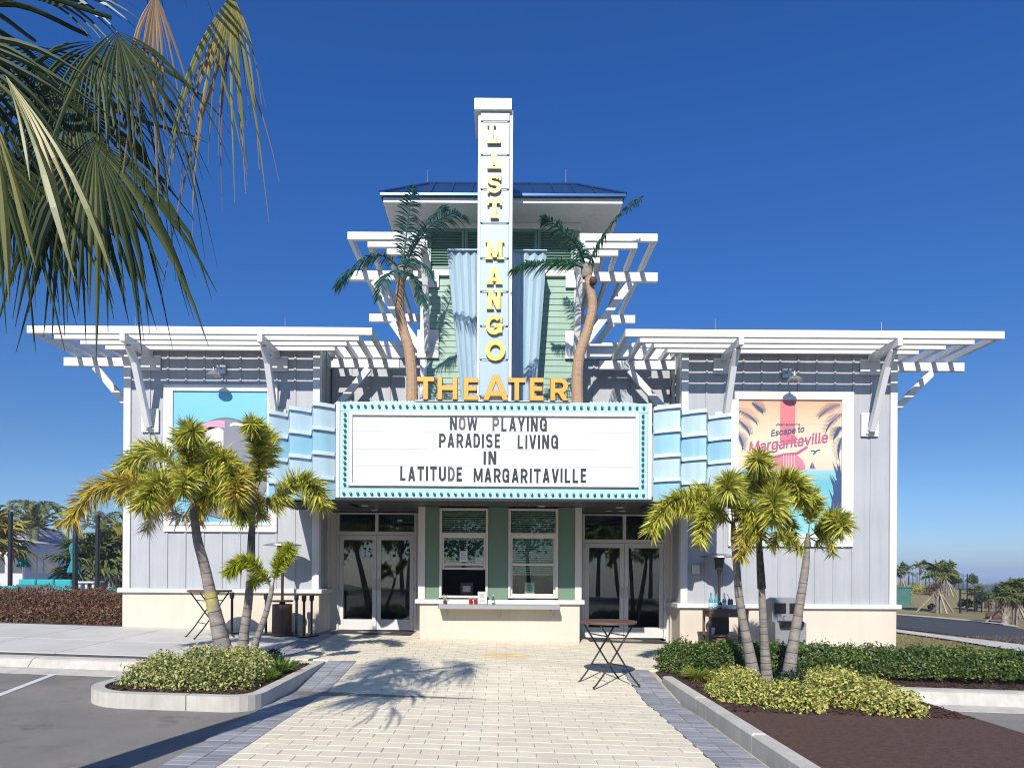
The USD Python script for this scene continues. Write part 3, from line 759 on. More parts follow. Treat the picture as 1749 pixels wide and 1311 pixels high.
V = [(-e0, EY0 - e1, TW + .17), (e0, EY0 - e1, TW + .17), (e0, EY1 + e1, TW + .17), (-e0, EY1 + e1, TW + .17), (-EX + RI, EY0 + RI, RT), (EX - RI, EY0 + RI, RT), (EX - RI, EY1 - RI, RT), (-EX + RI, EY1 - RI, RT)]
rf = th.part('roof', MB().add(V, [(0, 1, 5), (0, 5, 4), (1, 2, 6), (1, 6, 5), (2, 3, 7), (2, 7, 6), (3, 0, 4), (3, 4, 7), (4, 5, 6), (4, 6, 7)]), 'roof_navy')
th.part('gutter', MB().box(-e0, e0, EY0 - .09, EY0 - .002, TW + .10, TW + .172, .01), 'roof_navy', under=rf)
for x in np.linspace(-2.4, 2.4, 12):
    t = min(1.0, (EX - abs(x)) / RI)
    a = np.array((x, EY0 - e1, TW + .185)); b = np.array((x, EY0 + RI * t, TW + .17 + (RT - TW - .17) * t + .015))
    th.part('seam', MB().bar(a, b, .022, .045, c=0), 'roof_navy', under=rf)
for s in (-1, 1):
    th.part('hip_cap', MB().tube([(s * e0, EY0 - e1, TW + .18), (s * (EX - RI), EY0 + RI, RT + .01)], .035, 6), 'roof_navy', under=rf)
th.part('ridge_cap', MB().tube([(-EX + RI, EY0 + RI, RT + .01), (EX - RI, EY0 + RI, RT + .01)], .035, 6), 'roof_navy', under=rf)
for px, py, D, zb_ in ((231, 541, 15.8, PAR_T), (487, 541, 15.8, PAR_T), (1222, 545, 15.8, PAR_T), (1506, 550, 15.8, PAR_T), (730, 290, 15.4, RT), (966.5, 290, 15.4, RT)):
    q = P(px, py, D); th.part('lightning_rod', MB().tube([(q[0], D, zb_), (q[0], D, q[2])], [.012, .008], 6), 'lamp_grey')

# ------------------------------------------------------------------ trellises
TT = 6.80


def brace(m, p, q, w=.10, h=.20): m.bar(p, q, w, h, up=(0, 0, 1), c=.008)


def wing_trellis(label, x0, x1, xin0, xin1, wx0, wx1, bracket_x):
    t = Thing('trellis', label, 'trellis', ((x0 + x1) / 2, YWING, TT - .3), 'white trellises round the tops of the walls')
    sp = .345
    ys = [14.5 + i * sp for i in range(4)]
    xa = np.linspace(x0, xin0, 4); xb = np.linspace(x1, xin1, 4)
    for i in range(4):
        h = .165 if i == 0 else .17
        t.part('front_slat', MB().box(xa[i], xb[i], ys[i], ys[i] + .09, TT - h, TT - .004 * i), 'white_paint')
    back = {0: 16.75, 1: 16.35}
    for side, xs, wx, yend in ((0, xa, wx0, 16.6 if x0 > -5 else 16.75), (1, xb, wx1, 16.6 if x1 < 5 else 16.75)):
        for i in range(4):
            a, b = (xs[i], xs[i] + .09) if side == 0 else (xs[i] - .09, xs[i])
            t.part('side_slat', MB().box(a, b, ys[i] + .091, yend, TT - .14, TT - .003), 'white_paint')
        s = -1 if side == 0 else 1; yl = 16.22
        o = xs[0] + s * .32
        t.part('lookout_beam', MB().box(min(o, wx), max(o, wx), yl, yl + .11, TT - .35, TT - .142), 'white_paint')
        m = MB(); brace(m, (xs[0] - s * .42, yl + .055, TT - .36), (wx + s * .02, yl + .055, TT - 1.55), .10, .16); t.part('brace', m, 'white_paint')
        t.part('wall_plate', MB().box(wx, wx + s * .04, yl - .12, yl + .23, TT - 1.8, TT - 1.3), 'white_paint')
    for x in bracket_x:
        t.part('outrigger', MB().box(x - .055, x + .055, 14.47, YWING - .045, TT - .335, TT - .156), 'white_paint')
        t.part('wall_plate', MB().box(x - .23, x + .23, YWING - .06, YWING - .023, TT - .62, TT - .28), 'white_paint')
        t.part('wall_plate', MB().box(x - .20, x + .20, YWING - .06, YWING - .023, TT - 2.05, TT - 1.5), 'white_paint')
        t.part('plate_foot', MB().box(x - .10, x + .10, YWING - .10, YWING - .0605, TT - 2.0, TT - 1.95), 'white_paint')
        m = MB(); pts = [np.array((x, YWING - .12, TT - 1.94)), np.array((x, 14.98, TT - .62)), np.array((x, 14.72, TT - .33))]
        brace(m, pts[0], pts[1], .13, .15); brace(m, pts[1] - (0, -.03, .04), pts[2], .129, .14)
        t.part('brace', m, 'white_paint')


wing_trellis('long white trellis over the left wing of the theater', -10.24, -2.80, -9.16, -3.86, LX0 - .02, LX1 + .02, (PX(214, 600, 14.6), PX(447, 600, 14.6)))
wing_trellis('long white trellis over the right wing of the theater', 2.66, 10.83, 3.82, 9.62, RX0 - .02, RX1 + .02, (PX(1263, 600, 14.6), PX(1532, 600, 14.6)))


def tower_trellis(label, s):
    t = Thing('trellis', label, 'trellis', (s * 2.4, YBOX, 7.0), 'white trellises round the tops of the walls')
    zt = 8.59; wx = TX1 if s > 0 else TX0
    ys = [13.97, 14.31, 14.65, 14.99]; xo = [3.22 * s, 2.87 * s, 2.52 * s, 2.17 * s]; xi = s * 1.60
    for i in range(4):
        t.part('front_slat', MB().box(min(xi, xo[i]), max(xi, xo[i]), ys[i], ys[i] + .085, zt - .16 if i == 0 else zt - .15, zt - .004 * i), 'white_paint')
        t.part('side_slat', MB().box(xo[i] - s * .085, xo[i], ys[i] + .086, 18.25, zt - .155, zt - .006), 'white_paint')
    for yl in (15.42, 18.0):
        t.part('lookout_beam', MB().box(min(wx, s * 3.56), max(wx, s * 3.56), yl, yl + .11, zt - .37, zt - .158), 'white_paint')
        m = MB(); brace(m, (s * 2.95, yl + .055, zt - .38), (wx + s * .02, yl + .055, zt - 1.95), .11, .17); t.part('brace', m, 'white_paint')
        t.part('wall_plate', MB().box(wx, wx + s * .04, yl - .14, yl + .25, zt - 2.2, zt - 1.65), 'white_paint')
    x = s * 1.66
    t.part('outrigger', MB().box(x - .055, x + .055, 13.94, YBOX - .05, zt - .34, zt - .162), 'white_paint')
    t.part('wall_plate', MB().box(x - .24, x + .24, YBOX - .075, YBOX - .032, zt - .66, zt - .28), 'white_paint')
    t.part('wall_plate', MB().box(x - .24, x + .24, YBOX - .075, YBOX - .032, zt - 2.25, zt - 1.62), 'white_paint')
    m = MB(); a, b, c = np.array((x, YBOX - .12, zt - 2.12)), np.array((x, 14.45, zt - .66)), np.array((x, 14.2, zt - .33))
    brace(m, a, b, .13, .16); brace(m, b - (0, -.03, .04), c, .129, .15); t.part('brace', m, 'white_paint')


tower_trellis('white trellis on the left corner of the green tower', -1)
tower_trellis('white trellis on the right corner of the green tower', 1)

# ------------------------------------------------------------------ marquee
MX0, MX1, MZ0, MZ1 = -3.17, 2.885, 2.955, 4.80
mq = Thing('marquee_sign', 'wide white letter board framed in pale blue bulbs over the doors', 'marquee', ((MX0 + MX1) / 2, YMARQ, MZ0))
mq.part('cabinet', MB().box(MX0 + .02, MX1 - .02, YMARQ + .06, YMARQ + .75, MZ0 + .005, MZ1 - .01, .01), 'trim_white')
for a, b in ((MX0, MX0 + .075), (MX1 - .075, MX1)):
    mq.part('edge_trim', MB().box(a, b, YMARQ - .015, YMARQ + .6, MZ0, MZ1, .01), 'white_paint')
FB = .235
ix0, ix1, iz0, iz1 = MX0 + .076, MX1 - .076, MZ0 + .002, MZ1 - .004
bf = MB().box(ix0, ix1, YMARQ, YMARQ + .058, iz1 - .185, iz1, .008).box(ix0, ix1, YMARQ, YMARQ + .058, iz0, iz0 + .19, .008)
bf.box(ix0, ix0 + .17, YMARQ + .001, YMARQ + .058, iz0 + .191, iz1 - .186, .008).box(ix1 - .17, ix1, YMARQ + .001, YMARQ + .058, iz0 + .191, iz1 - .186, .008)
mq.part('border', bf, 'marquee_blue')
mq.part('drip_edge', MB().box(MX0 - .01, MX1 + .01, YMARQ - .02, YMARQ + .62, MZ0 - .05, MZ0 - .001, .008), 'black_metal')
px0, px1, pz0, pz1 = ix0 + .175, ix1 - .175, iz0 + .20, iz1 - .19
mq.part('panel_frame', MB().box(px0, px1, YMARQ - .035, YMARQ + .05, pz1 - .07, pz1).box(px0, px1, YMARQ - .035, YMARQ + .05, pz0 + .03, pz0 + .085).box(px0, px0 + .07, YMARQ - .034, YMARQ + .05, pz0 + .0855, pz1 - .0705).box(px1 - .07, px1, YMARQ - .034, YMARQ + .05, pz0 + .0855, pz1 - .0705), 'white_paint')
mq.part('letter_panel', MB().box(px0 + .071, px1 - .071, YMARQ + .012, YMARQ + .05, pz0 + .0856, pz1 - .0706, .0), 'marquee_panel')
nb = 44
bulbs = [(ix0 + .085 + (ix1 - ix0 - .17) * i / (nb - 1), z) for z in (iz1 - .085, iz0 + .085) for i in range(nb)] + [(x, iz0 + .26 + (iz1 - iz0 - .50) * i / 13) for x in (ix0 + .10, ix1 - .10) for i in range(14)]
for x, z in bulbs:
    mq.part('bulb', MB().tube([(x, YMARQ + .001, z), (x, YMARQ - .018, z)], .026, 8).sphere((x, YMARQ - .035, z), .028, 1), 'bulb_glass', smooth=50)
LINES = [('NOW', 768, 815, 712, 734), ('PLAYING', 841, 934, 712.5, 736), ('PARADISE', 750, 855, 740, 764), ('LIVING', 884, 953, 742, 766), ('IN', 826, 848, 770, 793), ('LATITUDE', 684, 790, 796.5, 821), ('MARGARITAVILLE', 809, 1002, 799.5, 824)]
tray_z = []
for word, xa, xb, ya, yb in LINES:
    wd = {'I': .20, 'L': .52, 'E': .54, 'M': .80, 'W': .90, 'T': .60}
    ws = [wd.get(c, .62) for c in word]; gap = .175; tot = sum(ws) + gap * (len(ws) - 1)
    A = P(xa, (ya + yb) / 2, YMARQ); B_ = P(xb, (ya + yb) / 2, YMARQ); z1 = PZ((xa + xb) / 2, ya, YMARQ); z0 = PZ((xa + xb) / 2, yb, YMARQ)
    sx = (B_[0] - A[0]) / tot; x = A[0]; sz = z1 - z0; tray_z.append(z0)
    for c, w in zip(word, ws):
        faded = (c == 'O' and word == 'NOW') or (c == 'P' and word == 'PLAYING') or (c == 'D' and word == 'LATITUDE')
        mq.part('letter', MB().poly(glyph(c, w, .185 if c not in 'MW' else .17), upright(x + rng.normal(0, .003), YMARQ + .0115, z0 + rng.normal(0, .003), sx, sz), .008, (0, -1, 0)), 'letter_faded' if faded else 'letter_black')
        x += (w + gap) * sx
for z in sorted({round(t_, 2) for t_ in tray_z[0:1] + tray_z[2:3] + tray_z[4:6]} | {round(tray_z[0] + .30, 2)}):
    mq.part('letter_rail', MB().box(px0 + .08, px1 - .08, YMARQ + .005, YMARQ + .0118, z - .034, z - .020, .002), 'rail_white')
mq.part('top_strip', MB().box(-2.95, 2.6, YMARQ + .05, YMARQ + .5, MZ1 - .009, MZ1 + .015, .004), 'trim_white')
for s in (-1, 1):
    for i in range(12):
        x = s * 1.72 + s * i * .065; mq.part('top_bulb', MB().sphere((x, YMARQ + .10, MZ1 + .03), .022, 1), 'white_plastic', smooth=True)

# THEATER letters on the marquee's top
tl = Thing('letter_sign', 'row of large gold letters spelling THEATER on top of the marquee', 'sign', (0, YMARQ + .1, MZ1 + .01))
TLY = 12.86
for c, xa, xb, ya, yb in (('T', 712, 741.5, 643, 682), ('H', 747, 781, 644, 682), ('E', 792, 819, 645, 683), ('A', 825.5, 868, 641, 684), ('T', 868, 897, 646, 684.5), ('E', 904.5, 931, 646, 685), ('R', 940, 970, 647, 685.5)):
    w = (xb - xa) / (yb - ya); A, B_ = P(xa, yb, TLY), P(xb, ya, TLY); sz = B_[2] - A[2]
    A[2] = max(A[2], MZ1 + .03)
    gl = glyph(c, w, .215)
    for g0 in (gl,):
        body = MB().poly(g0, upright(A[0], TLY + .16, A[2], sz), .158, (0, -1, 0))
    lp = tl.part('letter', MB().poly(gl.buffer(-.012, join_style=2), upright(A[0], TLY + .001, A[2], sz), .006, (0, -1, 0)), 'letter_gold')
    tl.part('letter_return', body, 'letter_return', under=lp)
tl.part('mounting_rail', MB().box(-1.66, 1.32, TLY + .03, TLY + .13, MZ1 + .0155, MZ1 + .034, .004), 'trim_white')

# vertical pylon sign
PY0, PY1 = 12.93, 13.55
pl = Thing('pylon_sign', 'tall pale blue vertical sign spelling LAST MANGO in yellow letters', 'sign', (-.15, PY0, MZ1))
pa, pb = PX(815.5, 430, PY0), PX(875, 430, PY0)
ptop = PZ(842, 187, PY0)
pl.part('column', MB().box(pa + .07, pb - .09, PY0 + .02, PY1, MZ1 + .02, ptop, .008), 'trim_white')
pl.part('side_fin', MB().box(pa, pa + .07, PY0 - .02, PY1 + .05, MZ1 + .02, ptop - .02, .008), 'white_paint')
pl.part('side_fin', MB().box(pb - .09, pb, PY0 - .02, PY1 + .05, MZ1 + .02, ptop - .02, .008), 'white_paint')
ca, cb = PX(810, 176, 12.82), PX(874.5, 176, 12.82)
pl.part('cap', MB().box(ca, cb, 12.82, PY1 + .16, PZ(842, 187, 12.82), PZ(842, 167, 12.82), .01), 'cap_white')
fa, fb = PX(819.5, 430, PY0 - .06), PX(869.5, 430, PY0 - .06)
seams = [192, 212, 269, 327.5, 385, 445, 501.5, 560, 617, 679]
for i in range(9):
    z1, z0 = PZ(845, seams[i], PY0), PZ(845, seams[i + 1], PY0); z0 = max(z0, MZ1 + .03)
    pl.part('face_panel', MB().box(fa, fb, PY0 - .055, PY0 + .018, z0 + .024, z1 - .004, .010), 'pylon_blue')
    pl.part('panel_bead', MB().tube([(fa + .05, PY0 - .05, z0 + .010), (fb - .05, PY0 - .05, z0 + .010)], .009, 6), 'trim_white')
for c, xa, xb, ya, yb in (('L', 832, 855, 212, 245), ('A', 832, 856, 256, 288.5), ('S', 832.5, 856, 297.5, 330), ('T', 832, 857, 340, 372.5), ('M', 829, 861, 411.5, 443), ('A', 831, 858, 455, 485.5), ('N', 831, 858, 496.5, 528), ('G', 829.5, 859.5, 538, 571.5), ('O', 829, 863, 581, 616)):
    A, B_ = P(xa, yb, PY0 - .1), P(xb, ya, PY0 - .1); w = (xb - xa) / (yb - ya)
    ext = .10 if c in 'LAMN' else 0
    ww = w - 2 * ext * (.8 if c in 'AMN' else .9)
    gl = serif(c, ww, {'M': .20, 'N': .20, 'A': .20, 'S': .22, 'G': .22, 'L': .19}.get(c, .23))
    b0 = gl.bounds; sc = (B_[0] - A[0]) / (b0[2] - b0[0])
    pl.part('letter', MB().poly(gl, upright(A[0] - b0[0] * sc, PY0 - .082, A[2], sc, B_[2] - A[2]), .035, (0, -1, 0)), 'letter_yellow')

# pale blue pleated panels on either side of the pylon
for s, lab, (ta, tb), (ba, bb_) in ((-1, 'pale blue pleated metal panel left of the tall sign', (764, 817), (791, 819)), (1, 'pale blue pleated metal panel right of the tall sign', (876, 934), (874, 913))):
    fy_ = 14.45; t = Thing('pleated_panel', lab, 'panel', (s * .8, fy_, 5), 'pleated panels beside the pylon')
    zt, zb2 = PZ(800, 431, fy_), MZ1 + .02
    X0t, X1t = PX(ta, 431, fy_), PX(tb, 431, fy_); X0b, X1b = PX(ba, 690, fy_), PX(bb_, 690, fy_)
    npt = 4
    for i in range(npt):
        a0, a1 = np.interp([i, i + 1], [0, npt], [X0t, X1t]); c0, c1 = np.interp([i, i + 1], [0, npt], [X0b, X1b])
        k = .06
        V = [(a0, fy_, zt), (a0 + (a1 - a0) * .55, fy_ - k, zt), (a1, fy_, zt), (c0, fy_, zb2), (c0 + (c1 - c0) * .55, fy_ - k * .8, zb2), (c1, fy_, zb2)]
        V += [(x, y + .03, z) for x, y, z in V]
        t.part('pleat', MB().add(V, [(0, 3, 4), (0, 4, 1), (1, 4, 5), (1, 5, 2), (6, 10, 9), (6, 7, 10), (7, 11, 10), (7, 8, 11), (0, 1, 7), (0, 7, 6), (1, 2, 8), (1, 8, 7), (0, 6, 9), (0, 9, 3), (2, 5, 11), (2, 11, 8)]), 'fin_blue')
    t.part('backing', MB().add([(X0t, fy_ + .05, zt - .04), (X1t, fy_ + .05, zt - .04), (X1b, fy_ + .05, zb2), (X0b, fy_ + .05, zb2), (X0t, YBOX - .02, zt - .04), (X1t, YBOX - .02, zt - .04), (X1b, YBOX - .02, zb2), (X0b, YBOX - .02, zb2)], [(0, 1, 2), (0, 2, 3), (0, 4, 5), (0, 5, 1), (0, 3, 7), (0, 7, 4), (1, 5, 6), (1, 6, 2)]), 'fin_blue')
    t.part('top_rail', MB().box(X0t, X1t, fy_ - .10, fy_ + .06, zt + .002, zt + .03, .006), 'fin_blue')

# wave-shaped metal canopies between marquee and wings


def wave(label, s, xs):
    t = Thing('wave_canopy', label, 'canopy', (s * 3.3, YMARQ, MZ0), 'blue wave canopies beside the marquee')
    top = MZ1 - .02
    path, ends = [], []
    for i, (pa_, pb_, d0, d1) in enumerate(xs):
        ends.append(len(path))
        for u in np.linspace(0, 1, 9):
            y = d0 + (d1 - d0) * (.45 * u + .55 * math.sin(u * math.pi / 2)); path.append((PX(pa_ + (pb_ - pa_) * u, 760, y), y))
        if i < 2:
            qa, qd = xs[i + 1][0], xs[i + 1][2]
            for u in (.22, .45, .7, .9):
                y = d1 + (qd - d1) * (u * u * (3 - 2 * u)); path.append((PX(pb_ + (qa - pb_) * u, 760, y), y))
    path = np.array(path)
    zs = [top, top - .455, top - .93, top - 1.40, top - 1.83]
    for b in range(4):
        z1, z0 = zs[b], zs[b + 1]; off = .0
        V, Fc = [], []
        n = len(path)
        for (x, y) in path: V += [(x, y + off, z1), (x, y + off, z0), (x, y + off + .02, z0), (x, y + off + .02, z1)]
        for i in range(n - 1):
            a, c = i * 4, (i + 1) * 4
            for k in range(4): Fc += [(a + k, c + (k + 1) % 4, c + k), (a + k, a + (k + 1) % 4, c + (k + 1) % 4)]
        bp = t.part('wave_band', MB().add(V, Fc), 'wave_light' if b % 2 == 0 else 'wave_mid', smooth=35)
        V, Fc = [], []
        for (x, y) in path: V += [(x, y - .06, z1 + .012), (x, y - .06, z1 - .06), (x, y - .001, z1 - .06), (x, y - .001, z1 + .012)]
        for i in range(n - 1):
            a, c = i * 4, (i + 1) * 4
            for k in range(4): Fc += [(a + k, c + (k + 1) % 4, c + k), (a + k, a + (k + 1) % 4, c + (k + 1) % 4)]
        t.part('lip', MB().add(V, Fc), 'wave_lip', smooth=35, under=bp)
        for x, y in [path[e] for e in ends]:
            t.part('fixing', MB().sphere((x + s * .05, y - .06, z1 - .02), .022, 1), 'steel', under=bp)
    x, y = path[-1]
    t.part('end_return', MB().box(x - .012, x + .012, y + .03, YWING - .065, zs[-1], top, .004), 'wave_light')
    t.part('fascia', MB().add([(path[0][0], path[0][1], zs[-1] + .02)] + [(px_, py_ + .03, zs[-1] + .02) for px_, py_ in path] + [(x, YWING - .07, zs[-1] + .02), (s * 3.2, YWING - .07, zs[-1] + .02)], [(0, i, i + 1) for i in range(1, len(path) + 1)] + [(0, len(path) + 1, len(path) + 2)]), 'interior_dark')


wave('pale blue wave-shaped canopy left of the marquee', -1, [(573, 535, 13.17, 12.93), (532, 495, 13.54, 13.28), (492, 459, 13.92, 13.64)])
wave('pale blue wave-shaped canopy right of the marquee', 1, [(1116, 1161, 13.17, 12.93), (1164, 1206, 13.54, 13.28), (1209, 1249, 13.92, 13.64)])

# ------------------------------------------------------------------ wall posters and lamps
def frame_box(t, x0, x1, z0, z1, y, wd, dep, mat='white_paint', name='frame'):
    m = MB().box(x0, x1, y - dep, y, z1 - wd, z1).box(x0, x1, y - dep, y, z0, z0 + wd).box(x0, x0 + wd, y - dep + .001, y, z0 + wd, z1 - wd).box(x1 - wd, x1, y - dep + .001, y, z0 + wd, z1 - wd)
    return t.part(name, m, mat)


def text_poly(txt, height, x, z, y, mat, t, ang=0.0, shear=0.0, sx=1.0, bold=True, name='lettering', under=None):
    m = meshkit.text_mesh(txt, height, .004, bold); v = np.array(m.vertices); v[:, 0] = v[:, 0] * sx + shear * v[:, 1]
    v[:, 0] -= (v[:, 0].min() + v[:, 0].max()) / 2
    c, s_ = math.cos(ang), math.sin(ang); a = v[:, 0] * c - v[:, 1] * s_; b = v[:, 0] * s_ + v[:, 1] * c
    t.part(name, MB().add(np.stack([x + a, y - v[:, 2], z + b], -1), np.array(m.faces)), mat, under=under)


def gradient(name, z0, z1, stops, rough=.55):
    def make(path):
        return usdkit.material(stage, path, {'g': ('geometry', {}), 'x': ('separate_xyz', {}), 'm': ('map_range', {'from_min': z0, 'from_max': z1}), 'n': ('noise_texture', {'scale': 3.0, 'detail': 4.0}), 'mp': ('mapping', {'scale': (.5, 1, 4)}),
                                             'w': ('math', {'math_type': 'multiply_add', 'value2': .10, 'value3': -.05}), 'a': ('math', {'math_type': 'add'}), 'r': ('rgb_ramp', {'ramp': stops}), 'p': ('principled_bsdf', {'roughness': rough})},
                               [('g.position', 'x.vector'), ('x.z', 'm.value'), ('g.position', 'mp.vector'), ('mp.vector', 'n.vector'), ('n.fac', 'w.value1'), ('m.result', 'a.value1'), ('w.value', 'a.value2'), ('a.value', 'r.fac'), ('r.color', 'p.base_color')], surface='p.BSDF')
    DEFS[name] = make


YP = YWING - .0235
# left poster: pale round shape with a pink rim on turquoise
fx0, fx1, fz0, fz1 = PX(280, 780, YP), PX(474, 780, YP), PZ(377, 908, YP), PZ(377, 657, YP)
lp = Thing('wall_poster', 'framed light blue poster with a grey and white round shape on the left wing', 'poster', ((fx0 + fx1) / 2, YP, fz0), None)
frame_box(lp, fx0, fx1, fz0, fz1, YP, .15, .04, name='outer_frame')
frame_box(lp, fx0 + .152, fx1 - .152, fz0 + .152, fz1 - .085, YP - .001, .075, .06)
a0, a1, c0, c1 = fx0 + .226, fx1 - .226, fz0 + .226, fz1 - .159
gradient('poster_turquoise', c0, c1, [(0, (.12, .38, .53)), (1, (.14, .42, .60))])
lp.part('print', MB().box(a0, a1, YP - .02, YP - .002, c0, c1, 0), 'poster_turquoise')
U = upright(0, YP - .021, 0, 1)
cxp, czp = (a0 + a1) / 2 + .12, c0 + 1.25
clip = sbox(a0, c0, a1, c1)
paint('print_grey', (.21, .22, .27), .55, .05, 2); paint('print_outline', (.10, .10, .14), .55, .05, 2); paint('print_pink', (.62, .33, .45), .55, .08, 2); paint('print_white', (.76, .75, .76), .55, .05, 2)
ell = lambda cx, cz, rx, rz: affinity.scale(Point(cx, cz).buffer(1, quad_segs=24), rx, rz)
blob = ell(cxp, czp, 1.05, 1.18).intersection(clip)
for nm, shp, mt, d in (('outline', blob, 'print_outline', .002), ('print_shape', ell(cxp, czp, 1.02, 1.15).intersection(clip), 'print_grey', .004),
                       ('pink_rim', ell(cxp - .18, czp, .86, 1.12).difference(ell(cxp - .1, czp - .1, .82, 1.05)).intersection(sbox(a0, czp - .2, cxp - .02, c1)), 'print_pink', .006),
                       ('pale_shape', ell(cxp - .28, czp + .15, .50, .82).intersection(sbox(a0, c0, cxp - .05, czp + .96)).difference(ell(cxp + .22, czp + .1, .33, .6)), 'print_white', .006),
                       ('pale_arc', ell(cxp + .25, czp + .55, .40, .52).difference(ell(cxp + .24, czp + .5, .40, .50)).intersection(sbox(cxp + .1, czp + .9, cxp + .5, c1)), 'print_white', .006)):
    lp.part(nm, MB().poly(shp, U, d, (0, -1, 0)), mt)

# right poster: sunset beach with lettering
fx0, fx1, fz0, fz1 = PX(1244, 800, YP), PX(1457, 800, YP), PZ(1350, 933, YP), PZ(1350, 669, YP)
rp = Thing('wall_poster', 'framed sunset beach poster with pink script lettering on the right wing', 'poster', ((fx0 + fx1) / 2, YP, fz0), None)
frame_box(rp, fx0, fx1, fz0, fz1, YP, .20, .04, name='outer_frame')
frame_box(rp, fx0 + .13, fx1 - .202, fz0 + .202, fz1 - .11, YP - .001, .085, .06)
a0, a1, c0, c1 = fx0 + .214, fx1 - .286, fz0 + .286, fz1 - .194
hz = PZ(1345, 802, YP)
gradient('poster_sky', hz, c1, [(0, (.66, .47, .36)), (.35, (.68, .56, .41)), (.7, (.66, .45, .29)), (1, (.62, .32, .20))])
gradient('poster_sea', c0, hz, [(0, (.22, .50, .58)), (.8, (.12, .38, .44)), (1, (.26, .47, .49))])
rp.part('print', MB().box(a0, a1, YP - .02, YP - .002, c0, c1, 0), 'poster_sky')
rp.part('sea', MB().box(a0, a1, YP - .0235, YP - .0205, c0, hz, 0), 'poster_sea')
paint('print_rose', (.68, .20, .22), .55, .05, 2); paint('print_sun', (.70, .22, .31), .55, .06, 2); paint('print_navy', (.035, .075, .19), .55, .1, 2); paint('print_script', (.50, .115, .24), .55, .08, 2); paint('print_cream', (.76, .62, .46), .55, .05, 2)
clip = sbox(a0, c0, a1, c1); mid = (a0 + a1) / 2
U = upright(0, YP - .021, 0, 1)
rp.part('sky_band', MB().poly(sbox(PX(1332, 700, YP), c1 - 1.0, PX(1357.5, 700, YP), c1), U, .002, (0, -1, 0)), 'print_rose')
sunp = ell(PX(1347, 800, YP), hz, .38, .38).intersection(sbox(a0, hz, a1, c1))
rp.part('printed_sun', MB().poly(sunp, U, .003, (0, -1, 0)), 'print_sun')
st = unary_union([sbox(PX(p, 800, YP), hz, PX(p, 800, YP) + .018, hz + .34) for p in (1337, 1341.5, 1346, 1350.5, 1355)]).intersection(sunp)
rp.part('sun_stripe', MB().poly(st, U, .0045, (0, -1, 0)), 'print_cream')
U2 = upright(0, YP - .0215, 0, 1)


def printed_frond(x, z, ang, L, wd):
    sh = []
    for i in range(17):
        u = i / 16; cx = x + L * u * math.cos(ang - .5 * u * (1 if math.cos(ang) > 0 else -1)); cz = z + L * u * math.sin(ang) - .22 * L * u * u
        for s in (-1, 1):
            th_ = ang + s * (.95 - .4 * u) - .35 * u * (1 if math.cos(ang) > 0 else -1); l = wd * (1 - .55 * u) * (.4 + min(1, u * 4) * .6)
            sh.append(Polygon([(cx - .008, cz), (cx + l * math.cos(th_), cz + l * math.sin(th_)), (cx + .010, cz + .006)]).buffer(.002))
    return unary_union(sh).intersection(clip)


for (px, py, an, L) in ((1258, 700, -.25, .62), (1258, 716, -.45, .5), (1258, 738, -.75, .42), (1284, 688, -.35, .36), (1434, 692, math.pi + .2, .62), (1436, 708, math.pi + .45, .60), (1436, 730, math.pi + .55, .35), (1436, 748, math.pi + .95, .45)):
    q = P(px, py, YP)
    rp.part('printed_frond', MB().poly(printed_frond(q[0], q[2], an, L, .20), U2, .003, (0, -1, 0)), 'print_navy')
pts = []
rr_ = np.random.default_rng(3)
for i in range(40):
    u = rr_.uniform(0, 1); z = c0 + u * (hz - c0) * 1.05; x = a1 - rr_.uniform(0, .28) * (1 - .5 * u); pts.append(Polygon([(x - .03, z - .1), (x + .03, z - .1), (x + rr_.uniform(-.16, .1), z + .18)]))
pts.append(Polygon([(a1 - .36, c0), (a1, c0), (a1, hz - .05), (a1 - .12, hz - .25)]))
rp.part('printed_plant', MB().poly(unary_union(pts).intersection(clip), U2, .003, (0, -1, 0)), 'print_navy')
q = P(1387, 799, YP); rp.part('printed_boat', MB().poly(unary_union([Polygon([(q[0], q[2] + .01), (q[0] - .06, q[2] + .01), (q[0] - .005, q[2] + .16)]), Polygon([(q[0] + .008, q[2] + .01), (q[0] + .05, q[2] + .01), (q[0] + .008, q[2] + .13)]), sbox(q[0] - .07, q[2] - .02, q[0] + .07, q[2])]), U2, .003, (0, -1, 0)), 'print_navy')
q = P(1392, 772, YP); rp.part('printed_bird', MB().poly(unary_union([LineString([(q[0] - .09, q[2] + .03), (q[0] - .03, q[2] + .03), (q[0], q[2] - .01), (q[0] + .04, q[2] + .04), (q[0] + .1, q[2] + .05)]).buffer(.014), LineString([(q[0] - .05, q[2] - .05), (q[0] + .02, q[2] + .02)]).buffer(.014)]), U2, .003, (0, -1, 0)), 'print_navy')
for i, (px, py, w) in enumerate(((1395, 722, .5), (1280, 735, .6), (1400, 762, .45), (1290, 770, .7), (1330, 730, .4))):
    q = P(px, py, YP); rp.part('printed_cloud', MB().poly(ell(q[0], q[2], w * .6, .022).intersection(clip), U, .0015, (0, -1, 0)), 'print_cream')
q = P(1345, 727, YP); text_poly("JIMMY BUFFETT'S", .045, q[0], q[2], YP - .024, 'print_navy', rp, .0, 0, 1.0)
q = P(1345, 741, YP); text_poly('Escape to', .135, q[0], q[2], YP - .024, 'print_navy', rp, .14, .22, .92)
q = P(1345, 764, YP); text_poly('Margaritaville', .24, q[0] + .02, q[2], YP - .025, 'print_script', rp, .14, .22, .88)
q = P(1346, 771, YP)
